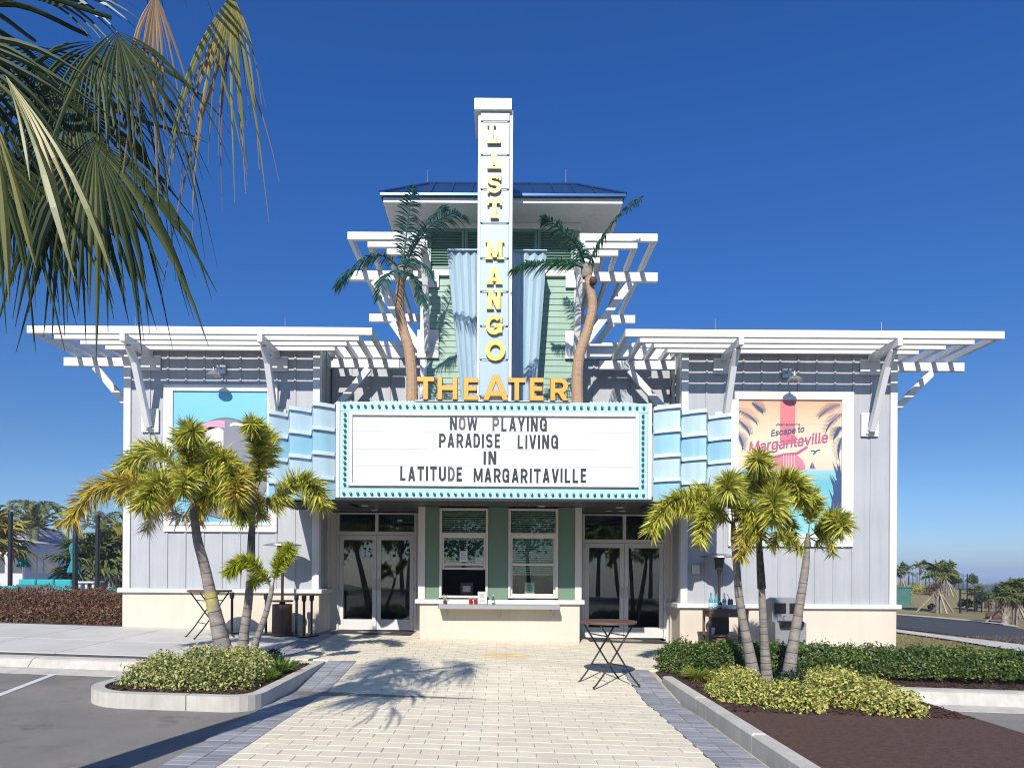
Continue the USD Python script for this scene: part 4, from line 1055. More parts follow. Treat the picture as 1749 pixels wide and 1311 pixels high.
rp.part('swash', MB().poly(LineString([(q[0] - .42, q[2] - .16), (q[0] - .1, q[2] - .07), (q[0] + .2, q[2] - .045), (q[0] + .42, q[2] + .10)]).buffer(.03).union(LineString([(q[0] - .35, q[2] + .13), (q[0] + .45, q[2] + .26)]).buffer(.012)), U2, .0035, (0, -1, 0)), 'print_script')


def wall_lamp(label, px, py, hp):
    """A gooseneck lamp over a poster."""
    y = YWING - .022; x, _, z = P(hp[0], hp[1], YWING - .02)
    sx, sy_, sz = P(px, py, YWING - .5)
    t = Thing('wall_lamp', label, 'lamp', (x, y, z), 'gooseneck lamps over the posters')
    t.part('back_plate', MB().box(x - .11, x + .11, y - .05, y, z - .11, z + .11, .01), 'lamp_grey')
    t.part('gooseneck', MB().tube([(x, y - .05, z), (x - .02, y - .2, z + .08), ((x + sx) / 2, y - .34, z + .13), (sx, y - .46, z + .10), (sx, y - .48, sz + .08)], .016, 8), 'lamp_grey', smooth=True)
    sh = t.part('lamp_shade', MB().lathe(sx, y - .48, [(.03, sz + .10), (.045, sz + .05), (.10, sz + .02), (.15, sz - .03), (.165, sz - .06), (.155, sz - .06), (.10, sz + .0), (.03, sz + .04)], 28), 'lamp_grey', smooth=40)
    t.part('bulb', MB().sphere((sx, y - .48, sz - .02), .035, 2), 'white_plastic', smooth=True, under=sh)


wall_lamp('gooseneck lamp over the light blue poster', 365, 637, (379, 631))
wall_lamp('gooseneck lamp over the sunset beach poster', 1357, 645, (1343, 638))

# ------------------------------------------------------------------ plants: builders


def smooth_path(pts, n):
    pts = np.asarray(pts, float); t = np.linspace(0, len(pts) - 1, n); out = []
    p = np.vstack([2 * pts[0] - pts[1], pts, 2 * pts[-1] - pts[-2]])
    for u in t:
        i = min(int(u), len(pts) - 2); f = u - i; a, b, c, d = p[i], p[i + 1], p[i + 2], p[i + 3]
        out.append(.5 * (2 * b + (c - a) * f + (2 * a - 5 * b + 4 * c - d) * f * f + (3 * b - a - 3 * c + d) * f ** 3))
    return np.array(out)


def unit(v): return v / (np.linalg.norm(v, axis=-1, keepdims=True) + 1e-12)


def blades(base, dirs, L, wid, droop, r, seg=2, fold=.0):
    """Many narrow blades: base points, unit directions, lengths, widths; each bends down by droop*L."""
    base, dirs = np.asarray(base), np.asarray(dirs); n = len(base); L = np.broadcast_to(L, (n,)); wid = np.broadcast_to(wid, (n,)); droop = np.broadcast_to(droop, (n,))
    side = unit(np.cross(dirs, unit(r.normal(size=(n, 3))))) * (wid / 2)[:, None]
    down = np.array([0, 0, -1.0]); V, Fc = [], []
    us = np.linspace(0, 1, seg + 1)
    prof = {2: (.55, 1.0, 0), 3: (.5, 1.0, .75, 0), 4: (.5, .95, 1.0, .7, 0)}[seg]
    rows = []
    for u, w in zip(us, prof):
        c = base + dirs * (L * u)[:, None] + down * (droop * L * u * u)[:, None]
        rows.append((c - side * w, c + side * w) if w > 0 else (c,))
    V = np.stack([x for rw in rows for x in rw], 1); k = V.shape[1]; f = []
    for i in range(seg - 1):
        a = 2 * i; f += [(a, a + 1, a + 3), (a, a + 3, a + 2)]
    a = 2 * (seg - 1); f.append((a, a + 1, a + 2))
    f = np.array(f); Fc = (np.arange(n)[:, None, None] * k + f[None]).reshape(-1, 3)
    return V.reshape(-1, 3), Fc, np.repeat(r.uniform(0, 1, n), k)


def plume_frond(t, pts, L, n, r, mat, wid=.024, name='frond', droop=.25, stem='crownshaft', fwd=.55, sr=.012, lab=None):
    """A bushy frond: blades stand out all round a curved midrib."""
    c = smooth_path(pts, 40); tan = unit(np.gradient(c, axis=0))
    n = int(n * 2.0); u = np.sort(r.uniform(.14, 1, n)); i = u * 39; i0 = np.minimum(i.astype(int), 38); fr = (i - i0)[:, None]
    base = c[i0] * (1 - fr) + c[i0 + 1] * fr; tg = tan[i0]
    rad = r.normal(size=(n, 3)); rad -= tg * (rad * tg).sum(1, keepdims=True); rad = unit(rad)
    f = fwd + r.normal(0, .12, n) + .5 * np.clip(u - .8, 0, 1) * 3
    d = unit(rad + tg * f[:, None])
    prof = np.interp(u, [0, .16, .35, .8, 1], [.5, .65, 1, .9, .7]) * r.uniform(.5, 1.15, n)
    v, fc, tn = blades(base, d, L * 1.2 * prof, wid * .95 * r.uniform(.7, 1.2, n), droop * r.uniform(.3, 1.5, n), r, 2)
    fp = t.part(name, MB().add(v, fc, tn), mat, label=lab)
    t.part('midrib', MB().tube(c, np.linspace(sr, .003, 40), 5), stem, under=fp)


def pinnate_frond(t, pts, L, n, r, mat, wid=.03, name='frond', droop=.5, vee=.35, stem='crownshaft', fwd=.45, sr=.016, u0=.12, lab=None):
    """A feather frond: a row of leaflets on each side of the midrib."""
    c = smooth_path(pts, 40); tan = unit(np.gradient(c, axis=0))
    B, D, LL = [], [], []
    for s in (-1, 1):
        u = np.linspace(u0, .995, n) + r.normal(0, .003, n); u = np.clip(u, 0, .999); i = u * 39; i0 = i.astype(int); fr = (i - i0)[:, None]
        base = c[i0] * (1 - fr) + c[i0 + 1] * fr; tg = tan[i0]
        side = unit(np.cross(tg, np.array([0, 0, 1.0]) + 1e-3)); up = unit(np.cross(side, tg))
        d = unit(s * side + up * vee + tg * (fwd + u * .5)[:, None] + r.normal(0, .06, (n, 3)))
        B.append(base); D.append(d); LL.append(L * np.interp(u, [0, .1, .35, .75, 1], [.4, .7, 1, .85, .35]) * r.uniform(.88, 1.08, n))
    B, D, LL = np.vstack(B), np.vstack(D), np.concatenate(LL)
    v, fc, tn = blades(B, D, LL, wid, droop * r.uniform(.6, 1.3, len(B)), r, 3)
    fp = t.part(name, MB().add(v, fc, tn), mat, label=lab)
    t.part('midrib', MB().tube(c, np.linspace(sr, .003, 40), 5), stem, under=fp)


def fan_leaf(origin, fwd, up, R, nseg, r, droop=.5, spread=125, joined=.45, wid=None, seg=7, costa=.22, ragged=.15, curl=.0):
    """A fan leaf: pleated segments from the leaf base, joined in their lower part, drooping free beyond."""
    fwd = unit(np.asarray(fwd, float)); up = np.asarray(up, float); up = unit(up - fwd * (up @ fwd)); side = np.cross(fwd, up)
    V, Fc = [], []; n0 = 0
    angs = np.radians(np.linspace(-spread, spread, nseg))
    da = angs[1] - angs[0]
    for k, a in enumerate(angs):
        o = origin + fwd * costa * R * max(0, math.cos(a)) * .8
        d = fwd * math.cos(a) + side * math.sin(a)
        L = R * (.72 + .28 * math.cos(a * .6)) * (1 - costa * .6 * max(0, math.cos(a))) * (1 + r.normal(0, ragged * .5))
        lat = -fwd * math.sin(a) + side * math.cos(a)
        tw = r.normal(0, .25 + ragged); bk = r.uniform(.55, .85); kk = min(.6, abs(r.normal(0, ragged * .9)))
        for j in range(seg + 1):
            u = j / seg
            hw = L * u * math.tan(abs(da) / 2) * 1.02 if u <= joined else L * joined * math.tan(abs(da) / 2) * (1 - (u - joined) / (1 - joined)) ** .8
            hw = max(hw, .0015)
            c = o + d * L * u + up * (.10 * L * math.sin(u * 2.2) - curl * u * u * L) + np.array([0, 0, -1.0]) * droop * L * max(0, u - .22) ** 2 * (1 + tw * .5)
            c = c + lat * tw * L * .16 * max(0, u - joined) ** 1.4 + np.array([.12 * tw, 0, -1.0]) * kk * L * max(0, u - bk) - d * kk * L * .6 * max(0, u - bk)
            pl_ = up * (hw * .35)
            V += [c - lat * hw - pl_, c + up * hw * .4, c + lat * hw - pl_]
        for j in range(seg):
            b = n0 + j * 3
            Fc += [(b, b + 1, b + 4), (b, b + 4, b + 3), (b + 1, b + 2, b + 5), (b + 1, b + 5, b + 4)]
        n0 += 3 * (seg + 1)
    return np.array(V), np.array(Fc), np.repeat(r.uniform(0, 1, nseg), 3 * (seg + 1))


def leaf_cloud(pts, nrm, size, r, aspect=.5, spread=.8):
    """Small folded leaves at the points, facing more or less along the normals."""
    n = len(pts); d = unit(nrm * .9 + r.normal(0, spread, (n, 3))); ax = unit(np.cross(d, r.normal(size=(n, 3)))); sd = np.cross(d, ax)
    s = (size * r.uniform(.55, 1.4, n))[:, None]
    V = np.stack([pts - ax * s * .5, pts + sd * s * aspect * .5 + d * s * .08, pts + ax * s * .5, pts - sd * s * aspect * .5 + d * s * .08], 1).reshape(-1, 3)
    b = (np.arange(n) * 4)[:, None]
    return V, np.vstack([b + np.array([[0, 1, 2]]), b + np.array([[0, 2, 3]])]), np.repeat(r.uniform(0, 1, n), 4)


def ring_trunk(t, pts, radii, mat='trunk_grey', rings=9, r=None, yellow=None):
    c = smooth_path(pts, 30); R = np.interp(np.linspace(0, 1, 30), np.linspace(0, 1, len(radii)), radii)
    tp = t.part('trunk', MB().tube(c, R, 14), mat, smooth=True)
    for k in range(rings):
        u = .08 + (k / rings) ** 1.15 * .62; i = min(int(u * 29), 28); fr = u * 29 - i; p = c[i] * (1 - fr) + c[i + 1] * fr; d = unit(c[i + 1] - c[i]); rr = R[i] * 1.012 + .0015
        t.part('ring_scar', MB().tube([p - d * .006, p + d * .006], [rr, rr], 14, cap=False), 'trunk_ring', under=tp)
    return c


def Q(pts): return [P(*p) for p in pts]


# the two clumps of foxtail palms beside the walk: each stem a palm of its own
paint('dark_bark', (.16, .14, .12), .85, .5, 14, col2=(.05, .04, .035), bump=.8, bscale=30)
paint('yellow_bark', (.42, .37, .12), .8, .3, 8)


def foxtail(label, trunk, radii, fronds, seed, group, shaft=.75, smat='crownshaft', band=None):
    r = np.random.default_rng(seed); tr = np.array(Q(trunk)); base = tr[0].copy()
    t = Thing('foxtail_palm', label, 'palm tree', base, group)
    k = max(2, int(len(tr) * shaft)); ring_trunk(t, tr[:k + 1] if k + 1 <= len(tr) else tr, radii, rings=9)
    c = smooth_path(tr[k - 0:] if len(tr) - k > 1 else tr[-2:], 10)
    t.part('crownshaft', MB().tube(c, np.linspace(np.interp(min(1, k / (len(tr) - 1)), np.linspace(0, 1, len(radii)), radii) * 1.04, radii[-1] * .62, 10), 10), smat, smooth=True)
    if band:
        a, b = P(*band[0]), P(*band[1]); t.part('yellow_band', MB().tube([a, (a + b) / 2, b], band[2], 14, cap=False), 'yellow_bark', smooth=True)
    top = tr[-1]
    for f in fronds:
        pts, L, n, mat = f[:4]; wid = f[4] if len(f) > 4 else .024
        pts = [top + np.array((0, 0, -.06))] + Q(pts)
        plume_frond(t, pts, L, n, r, mat, wid, lab=f[5] if len(f) > 5 else None)
    return t


DLP = 10.7
GL = 'palms of the left clump'
foxtail('tallest leaning palm of the left clump, yellow band on its trunk', [(390, 1150, DLP), (376, 1085, DLP), (361, 1020, DLP), (349, 965, DLP), (338, 925, DLP), (332, 885, DLP + .02), (329, 850, DLP + .03)],
        (.165, .125, .092, .080, .072, .062), [
            ([(280, 850, 10.6), (215, 822, 10.5), (160, 838, 10.4), (112, 895, 10.3)], .30, 520, 'foxtail_orange', .024, 'long arching frond turning orange'),
            ([(300, 800, 10.9), (262, 765, 11.0), (228, 785, 11.1), (205, 820, 11.15)], .30, 440, 'foxtail_leaf'),
            ([(322, 790, 10.5), (318, 755, 10.4), (322, 735, 10.2), (330, 735, 9.9)], .30, 420, 'foxtail_leaf'),
            ([(350, 800, 10.4), (375, 780, 10.2), (395, 805, 10.0), (400, 840, 9.9)], .30, 440, 'foxtail_leaf'),
            ([(300, 835, 10.2), (270, 822, 9.9), (255, 845, 9.7), (243, 865, 9.6)], .28, 400, 'foxtail_leaf'),
            ([(360, 835, 10.9), (400, 825, 11.1), (430, 845, 11.2), (445, 880, 11.3)], .28, 400, 'foxtail_orange'),
            ([(312, 882, 10.9), (292, 868, 11.1), (265, 872, 11.3), (250, 905, 11.4)], .26, 200, 'foxtail_dry', .016, 'dry straw-coloured frond'),
            ([(330, 800, 10.8), (340, 770, 11.0), (352, 765, 11.3), (372, 790, 11.6)], .30, 400, 'foxtail_leaf'),
            ([(350, 845, 10.5), (378, 838, 10.3), (402, 855, 10.2), (420, 885, 10.1)], .27, 380, 'foxtail_leaf'),
            ([(310, 830, 10.9), (270, 810, 11.1), (240, 818, 11.3), (205, 850, 11.4)], .28, 380, 'foxtail_leaf'),
            ([(325, 825, 10.4), (318, 815, 10.0), (312, 835, 9.7)], .26, 300, 'foxtail_leaf')], 11, GL, band=((366.5, 1046, DLP), (359.0, 1011, DLP), (.1045, .099, .094)))
foxtail('upright dark-stemmed palm in the middle of the left clump', [(413, 1150, DLP + .25), (416, 1090, DLP + .25), (424, 1030, DLP + .25), (428, 975, DLP + .25), (429, 930, DLP + .25), (431, 890, DLP + .25), (432, 850, DLP + .25)],
        (.135, .10, .075, .068, .064, .056), [
            ([(440, 800, 10.8), (441, 760, 10.7), (438, 730, 10.5), (428, 722, 10.2)], .26, 520, 'foxtail_leaf'),
            ([(452, 800, 11.1), (462, 770, 11.2), (460, 745, 11.3), (448, 735, 11.5)], .24, 320, 'foxtail_leaf'),
            ([(468, 855, 10.8), (505, 822, 10.7), (535, 830, 10.6), (552, 862, 10.5)], .28, 480, 'foxtail_leaf'),
            ([(400, 830, 11.0), (375, 830, 11.1), (352, 850, 11.2), (335, 885, 11.3)], .28, 440, 'foxtail_orange'),
            ([(420, 830, 10.5), (410, 812, 10.2), (405, 825, 9.9), (402, 850, 9.7)], .27, 400, 'foxtail_orange'),
            ([(415, 825, 10.9), (395, 795, 10.8), (375, 790, 10.7), (355, 812, 10.6)], .28, 400, 'foxtail_leaf'),
            ([(428, 850, 11.3), (415, 838, 11.7), (400, 850, 12.0), (390, 880, 12.2)], .27, 360, 'foxtail_orange')], 12, GL, .5, 'dark_bark')
foxtail('small slanting palm with two short bright fronds, left clump', [(428, 1150, DLP - .15), (436, 1100, DLP - .15), (450, 1060, DLP - .15), (460, 1025, DLP - .15), (465, 1000, DLP - .15)],
        (.070, .050, .042, .036), [
            ([(445, 975, 10.5), (425, 958, 10.45), (404, 962, 10.4), (388, 978, 10.35)], .19, 420, 'foxtail_lime', .019),
            ([(472, 975, 10.5), (480, 958, 10.5), (488, 945, 10.45), (497, 935, 10.4)], .19, 400, 'foxtail_lime', .019),
            ([(452, 985, 10.7), (440, 985, 10.8), (430, 1000, 10.9)], .15, 160, 'foxtail_lime', .017)], 13, GL, .8)
DRP = 10.95
GR = 'palms of the right clump'
foxtail('left stem of the right palm clump, with a long frond over the doors', [(1289, 1165, DRP), (1279, 1110, DRP), (1268, 1055, DRP), (1261, 1005, DRP), (1258, 965, DRP), (1254, 925, DRP), (1252, 890, DRP)],
        (.115, .085, .066, .062, .058, .050), [
            ([(1215, 865, 10.8), (1178, 850, 10.7), (1140, 862, 10.6), (1112, 905, 10.5)], .28, 560, 'foxtail_leaf'),
            ([(1248, 850, 10.7), (1246, 830, 10.4), (1246, 822, 10.0), (1244, 835, 9.6)], .30, 440, 'foxtail_leaf'),
            ([(1230, 880, 10.7), (1212, 872, 10.5), (1202, 890, 10.4), (1195, 925, 10.3)], .24, 340, 'foxtail_leaf'),
            ([(1262, 860, 11.1), (1276, 835, 11.2), (1288, 820, 11.4), (1300, 825, 11.6)], .28, 380, 'foxtail_leaf'),
            ([(1265, 880, 10.7), (1278, 868, 10.5), (1290, 885, 10.4), (1296, 915, 10.3)], .26, 320, 'foxtail_leaf'),
            ([(1225, 855, 11.2), (1205, 838, 11.3), (1185, 845, 11.5), (1170, 870, 11.6)], .26, 360, 'foxtail_leaf')], 21, GR)
foxtail('dark middle stem of the right palm clump, highest fronds', [(1310, 1165, DRP + .2), (1306, 1105, DRP + .2), (1303, 1050, DRP + .2), (1301, 1005, DRP + .2), (1298, 955, DRP + .2), (1296, 910, DRP + .2), (1296, 865, DRP + .2)],
        (.105, .085, .070, .062, .060, .050), [
            ([(1299, 835, 11.1), (1300, 805, 11.0), (1299, 785, 10.8), (1294, 785, 10.5)], .30, 460, 'foxtail_leaf'),
            ([(1320, 840, 10.9), (1342, 818, 10.8), (1360, 825, 10.6), (1368, 850, 10.4)], .30, 480, 'foxtail_leaf'),
            ([(1308, 862, 10.7), (1318, 848, 10.3), (1322, 858, 10.0), (1322, 885, 9.8)], .30, 440, 'foxtail_leaf'),
            ([(1292, 880, 10.8), (1284, 880, 10.6), (1276, 905, 10.5), (1266, 950, 10.4)], .24, 340, 'foxtail_orange'),
            ([(1318, 840, 11.4), (1342, 815, 11.6), (1366, 830, 11.8), (1385, 865, 11.9)], .28, 400, 'foxtail_leaf'),
            ([(1310, 880, 11.2), (1330, 878, 11.2), (1345, 895, 11.2), (1352, 925, 11.2)], .24, 300, 'foxtail_leaf')], 22, GR, .5, 'dark_bark')
foxtail('right stem of the right palm clump, two thin fronds spreading', [(1345, 1170, DRP - .2), (1353, 1110, DRP - .2), (1363, 1050, DRP - .2), (1371, 1000, DRP - .2), (1376, 965, DRP - .2), (1379, 935, DRP - .2), (1380, 910, DRP - .2)],
        (.120, .088, .072, .066, .060, .040), [
            ([(1400, 905, 10.6), (1418, 890, 10.4), (1432, 888, 10.1), (1440, 900, 9.7)], .28, 460, 'foxtail_leaf'),
            ([(1362, 935, 10.7), (1345, 915, 10.6), (1332, 912, 10.5), (1318, 930, 10.4)], .20, 170, 'foxtail_leaf', .020),
            ([(1385, 880, 10.8), (1388, 860, 10.8), (1385, 845, 10.7), (1375, 840, 10.5)], .24, 330, 'foxtail_leaf'),
            ([(1400, 925, 10.9), (1414, 910, 11.0), (1420, 925, 11.1), (1422, 945, 11.1)], .18, 130, 'foxtail_leaf', .018)], 23, GR)

# the two metal palms standing on the marquee


def fake_palm(label, trunk, fronds, seed, mat, coconut=None):
    r = np.random.default_rng(seed); D = 13.25
    tr = np.array([P(a, b, D) for a, b in trunk]); tr[0][2] = MZ1 + .012
    t = Thing('metal_palm', label, 'metal palm', tr[0].copy(), 'metal palms on the marquee')
    c = smooth_path(tr, 60); R = np.interp(np.linspace(0, 1, 60), [0, .5, 1], [.118, .098, .080]) * (1 + .035 * ((np.arange(60) % 2) * 2 - 1))
    t.part('trunk', MB().tube(c, R, 12), 'fake_trunk', smooth=25)
    top = tr[-1]
    t.part('crown_boot', MB().lathe(top[0], top[1], [(.085, top[2] - .14), (.12, top[2] - .04), (.10, top[2] + .08), (.03, top[2] + .16)], 12), 'boot_trunk', smooth=30)
    for pts, L, n in fronds:
        pinnate_frond(t, [top + np.array((0, 0, .03))] + [P(a, b, d) for a, b, d in pts], L, n, r, mat, .030, droop=.55, vee=.15, fwd=.30, sr=.022, u0=.10, stem=mat)
    if coconut:
        q = P(coconut[0], coconut[1], D - .12); t.part('coconut', MB().sphere(q, .075, 2, (1, 1, 1.15)), 'coconut', smooth=True)


fake_palm('curving metal palm on the left end of the marquee top', [(704, 683), (703, 640), (698, 595), (688, 560), (682, 520), (684, 490), (687, 464)], [
    ([(693, 410, 13.2), (699, 360, 13.1), (706, 318, 13.0)], .40, 62),
    ([(712, 415, 13.0), (740, 382, 12.8), (775, 364, 12.6), (790, 366, 12.5)], .42, 64),
    ([(715, 405, 13.5), (738, 370, 13.7), (752, 358, 13.8), (765, 360, 13.9)], .36, 56),
    ([(655, 437, 13.1), (625, 442, 13.0), (595, 466, 12.9), (573, 490, 12.9)], .40, 64),
    ([(668, 465, 12.8), (655, 480, 12.6), (646, 510, 12.5)], .30, 40),
    ([(700, 470, 12.8), (713, 490, 12.7), (722, 520, 12.6)], .30, 40),
    ([(702, 445, 12.7), (722, 450, 12.5), (738, 475, 12.4)], .30, 40)], 31, 'fake_frond')
fake_palm('curving metal palm with a coconut on the right end of the marquee top', [(986, 685), (986, 645), (990, 605), (1003, 565), (1012, 525), (1008, 492), (1002, 462)], [
    ([(985, 420, 13.1), (960, 395, 13.0), (940, 378, 12.9), (925, 372, 12.9)], .38, 60),
    ([(965, 446, 12.9), (930, 447, 12.7), (900, 450, 12.6), (876, 458, 12.5)], .42, 62),
    ([(1018, 425, 13.2), (1040, 390, 13.2), (1065, 358, 13.3), (1095, 338, 13.3)], .34, 60),
    ([(990, 425, 13.5), (975, 400, 13.7), (958, 388, 13.9)], .34, 44)], 32, 'fake_frond_green', (1013, 480))

# the fan palm whose crown hangs into the upper left corner
fp_base = np.array((-4.0, 3.7, -.2))
fp = Thing('fan_palm', 'fan palm with drooping leaves close by on the left', 'palm tree', fp_base)
crown = np.array((-3.42, 3.92, 4.7))
fp.part('trunk', MB().tube(smooth_path([fp_base, fp_base + (.12, .03, 2.2), crown + (-.12, -.05, -.5), crown], 24), np.linspace(.22, .16, 24), 16), 'boot_trunk', smooth=True)
rp_ = np.random.default_rng(41)


def hang_leaf(tip_px, tip_D, fwd, up, R, nseg, droop, mat, spread=120, joined=.45, mid=None, lab=None, ragged=.15, curl=.0):
    tip_D *= .9; R *= .9; h = P(*tip_px, tip_D)
    v, f, tn = fan_leaf(h, np.array(fwd, float), np.array(up, float), R, nseg, rp_, droop, spread, joined, ragged=ragged, curl=curl)
    lf = fp.part('leaf', MB().add(v, f, tn), mat, label=lab)
    m = (crown + h) / 2 + np.array((0, 0, .18)) if mid is None else np.array(mid)
    fp.part('petiole', MB().tube(smooth_path([crown, m, h], 12), np.linspace(.022, .012, 12), 6), mat, under=lf)


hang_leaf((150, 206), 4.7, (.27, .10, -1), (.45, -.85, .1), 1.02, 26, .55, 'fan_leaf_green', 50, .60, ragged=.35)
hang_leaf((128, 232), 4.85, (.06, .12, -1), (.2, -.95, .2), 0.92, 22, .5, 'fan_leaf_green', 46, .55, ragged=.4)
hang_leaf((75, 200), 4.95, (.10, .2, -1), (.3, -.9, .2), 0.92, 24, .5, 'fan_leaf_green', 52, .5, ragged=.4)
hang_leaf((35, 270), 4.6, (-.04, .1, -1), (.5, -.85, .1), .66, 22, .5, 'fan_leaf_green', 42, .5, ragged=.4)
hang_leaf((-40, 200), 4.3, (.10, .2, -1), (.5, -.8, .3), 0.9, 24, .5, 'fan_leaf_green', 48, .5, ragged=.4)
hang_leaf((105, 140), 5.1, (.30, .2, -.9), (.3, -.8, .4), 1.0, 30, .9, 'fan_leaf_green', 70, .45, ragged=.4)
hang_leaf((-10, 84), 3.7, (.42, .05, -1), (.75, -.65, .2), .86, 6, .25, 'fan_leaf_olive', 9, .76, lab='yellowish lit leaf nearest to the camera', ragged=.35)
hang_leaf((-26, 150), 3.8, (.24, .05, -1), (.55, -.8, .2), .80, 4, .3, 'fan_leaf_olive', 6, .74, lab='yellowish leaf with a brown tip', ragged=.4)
hang_leaf((190, 30), 4.7, (.30, .1, -.9), (.2, -.8, .4), .80, 20, .9, 'fan_leaf_green', 52, .35, ragged=.5)
hang_leaf((262, -55), 4.8, (.02, .1, -1), (.2, -.8, .3), 1.05, 12, .4, 'fan_leaf_dead', 24, .3, lab='thin dry leaf with frayed hanging tips', ragged=.7)
hang_leaf((395, -60), 4.9, (-.02, .1, -1), (.1, -.8, .5), 1.22, 18, .4, 'fan_leaf_olive', 26, .35, lab='olive leaf with long hanging ribbons', ragged=.6)
hang_leaf((415, -40), 5.0, (-.22, .15, -1), (.1, -.8, .5), 1.20, 14, .35, 'fan_leaf_dead', 20, .3, lab='dry leaf with long frayed hanging tips, farthest right', ragged=.7)
hang_leaf((150, 60), 4.9, (.30, .1, -.8), (.2, -.7, .7), .85, 30, .9, 'fan_leaf_green', 72, .4, ragged=.4)
hang_leaf((60, 70), 5.2, (.15, .2, -.9), (.3, -.7, .5), .95, 32, .7, 'fan_leaf_green', 78, .45, ragged=.3)
hang_leaf((-80, 60), 4.4, (-.2, .3, -.9), (.3, -.8, .5), 1.0, 34, .5, 'fan_leaf_green', 100, .45)
hang_leaf((20, 0), 4.9, (.1, .4, .5), (.1, -.8, .6), .9, 36, .5, 'fan_leaf_green', 100, .5)
hang_leaf((-60, -120), 4.4, (-.3, .2, .9), (.2, -.9, .3), 1.1, 34, .5, 'fan_leaf_green', 100, .5)
hang_leaf((230, -90), 4.7, (.7, .1, .3), (-.2, -.6, .8), .95, 30, .9, 'fan_leaf_green', 85, .4)

# ------------------------------------------------------------------ planting beds
def bed_outline(kind):
    if kind == 'left':
        pts = [(-3.05, 11.75), (-3.05, 8.9)]; pts += [(-3.45 + .4 * math.cos(a), 8.75 + .4 * math.sin(a)) for a in np.radians(np.linspace(0, -90, 7))]
        pts += [(-4.65 + .75 * math.cos(a), 9.1 + .75 * math.sin(a)) for a in np.radians(np.linspace(-90, -180, 9))] + [(-5.38, 11.0), (-5.2, 11.75)]
    else:
        pts = [(2.70, 11.9), (2.70, 5.4), (6.2, 5.4), (6.2, 11.1), (18.4, 11.1), (18.4, 12.7), (2.9, 12.7), (2.75, 12.2)]
    return Polygon(pts)


def extrude_ground(shape, top, thick, mat, t, name, cell=.45, kind=None):
    """A flat-shaped slab whose top follows top(x, y)."""
    m = MB()
    for g0 in getattr(shape, 'geoms', [shape]):
        b = g0.bounds
        vs = trimesh.creation.extrude_polygon(g0, 1.0, engine='earcut')
        for _ in range(3): vs = vs.subdivide()
        v = np.array(vs.vertices); tz = top(v[:, 0], v[:, 1]); v[:, 2] = tz - thick * (1 - v[:, 2]); m.add(v, np.array(vs.faces))
    return t.part(name, m, mat, kind=kind)


def soil_l(x, y): return np.asarray(pad(x, 12.0) - .03 + 0 * np.asarray(y))
def soil_r(x, y): return np.asarray(GX * np.asarray(x) - .13 + 0 * np.asarray(y))


bl_, br_ = bed_outline('left'), bed_outline('right')
ml = Thing('mulch_bed', None, None, kind='structure')
extrude_ground(bl_.buffer(-.12), soil_l, .4, 'mulch', ml, 'soil')
mr = Thing('mulch_bed', None, None, kind='structure')
extrude_ground(br_.buffer(-.05), soil_r, .5, 'mulch', mr, 'soil')
k1 = Thing('kerb', None, None, kind='structure')
ring = bl_.difference(bl_.buffer(-.15))
for piece in (ring.intersection(sbox(-6, 9.85, -2, 12)), ring.intersection(sbox(-6, 7, -3.9, 9.838)), ring.intersection(sbox(-3.888, 7, -2, 9.838))):
    extrude_ground(piece, lambda x, y: soil_l(x, y) + .035, .42, 'concrete_kerb', k1, 'kerb_stone')
k2 = Thing('kerb', None, None, kind='structure')
kz = lambda x, y: np.minimum(soil_r(x, y) + .05, GX * np.asarray(x) - .06)
for y0, y1 in ((5.4, 7.2), (7.215, 9.3), (9.315, 11.2)):
    k2.part('kerb_stone', MB().add(*slab(2.70, 2.88, y0, y1, lambda x, y: float(kz(x, y)), 0, .4, .025)), 'concrete_kerb')


def chips(region, top, n, r, name):
    m = MB(); b = region.bounds; V, Fc = [], []; k = 0
    while k < n:
        x, y = r.uniform(b[0], b[2]), r.uniform(b[1], b[3])
        if not region.contains(Point(x, y)): continue
        a = r.uniform(0, math.pi); L = r.uniform(.015, .05); w = r.uniform(.005, .013); z = float(top(x, y)) + r.uniform(.002, .02)
        d = np.array((math.cos(a), math.sin(a), r.normal(0, .3))) * L; e = np.array((-math.sin(a), math.cos(a), r.normal(0, .3))) * w; p = np.array((x, y, z))
        V += [p - d - e, p + d - e, p + d + e, p - d + e, p + (0, 0, .008)]; o = k * 5
        Fc += [(o, o + 1, o + 4), (o + 1, o + 2, o + 4), (o + 2, o + 3, o + 4), (o + 3, o, o + 4)]; k += 1
    m.add(V, Fc); return m


rb = np.random.default_rng(51)
solo('mulch_chips', chips(bl_.buffer(-.16), soil_l, 3500, rb, ''), 'mulch_chip', 'loose brown bark mulch round the left palm clump', 'mulch', kind='stuff')
solo('mulch_chips', chips(br_.buffer(-.08).intersection(sbox(2.7, 8.6, 12, 12.7)), soil_r, 9000, rb, ''), 'mulch_chip', 'loose brown bark mulch in front of the hedge', 'mulch', kind='stuff')


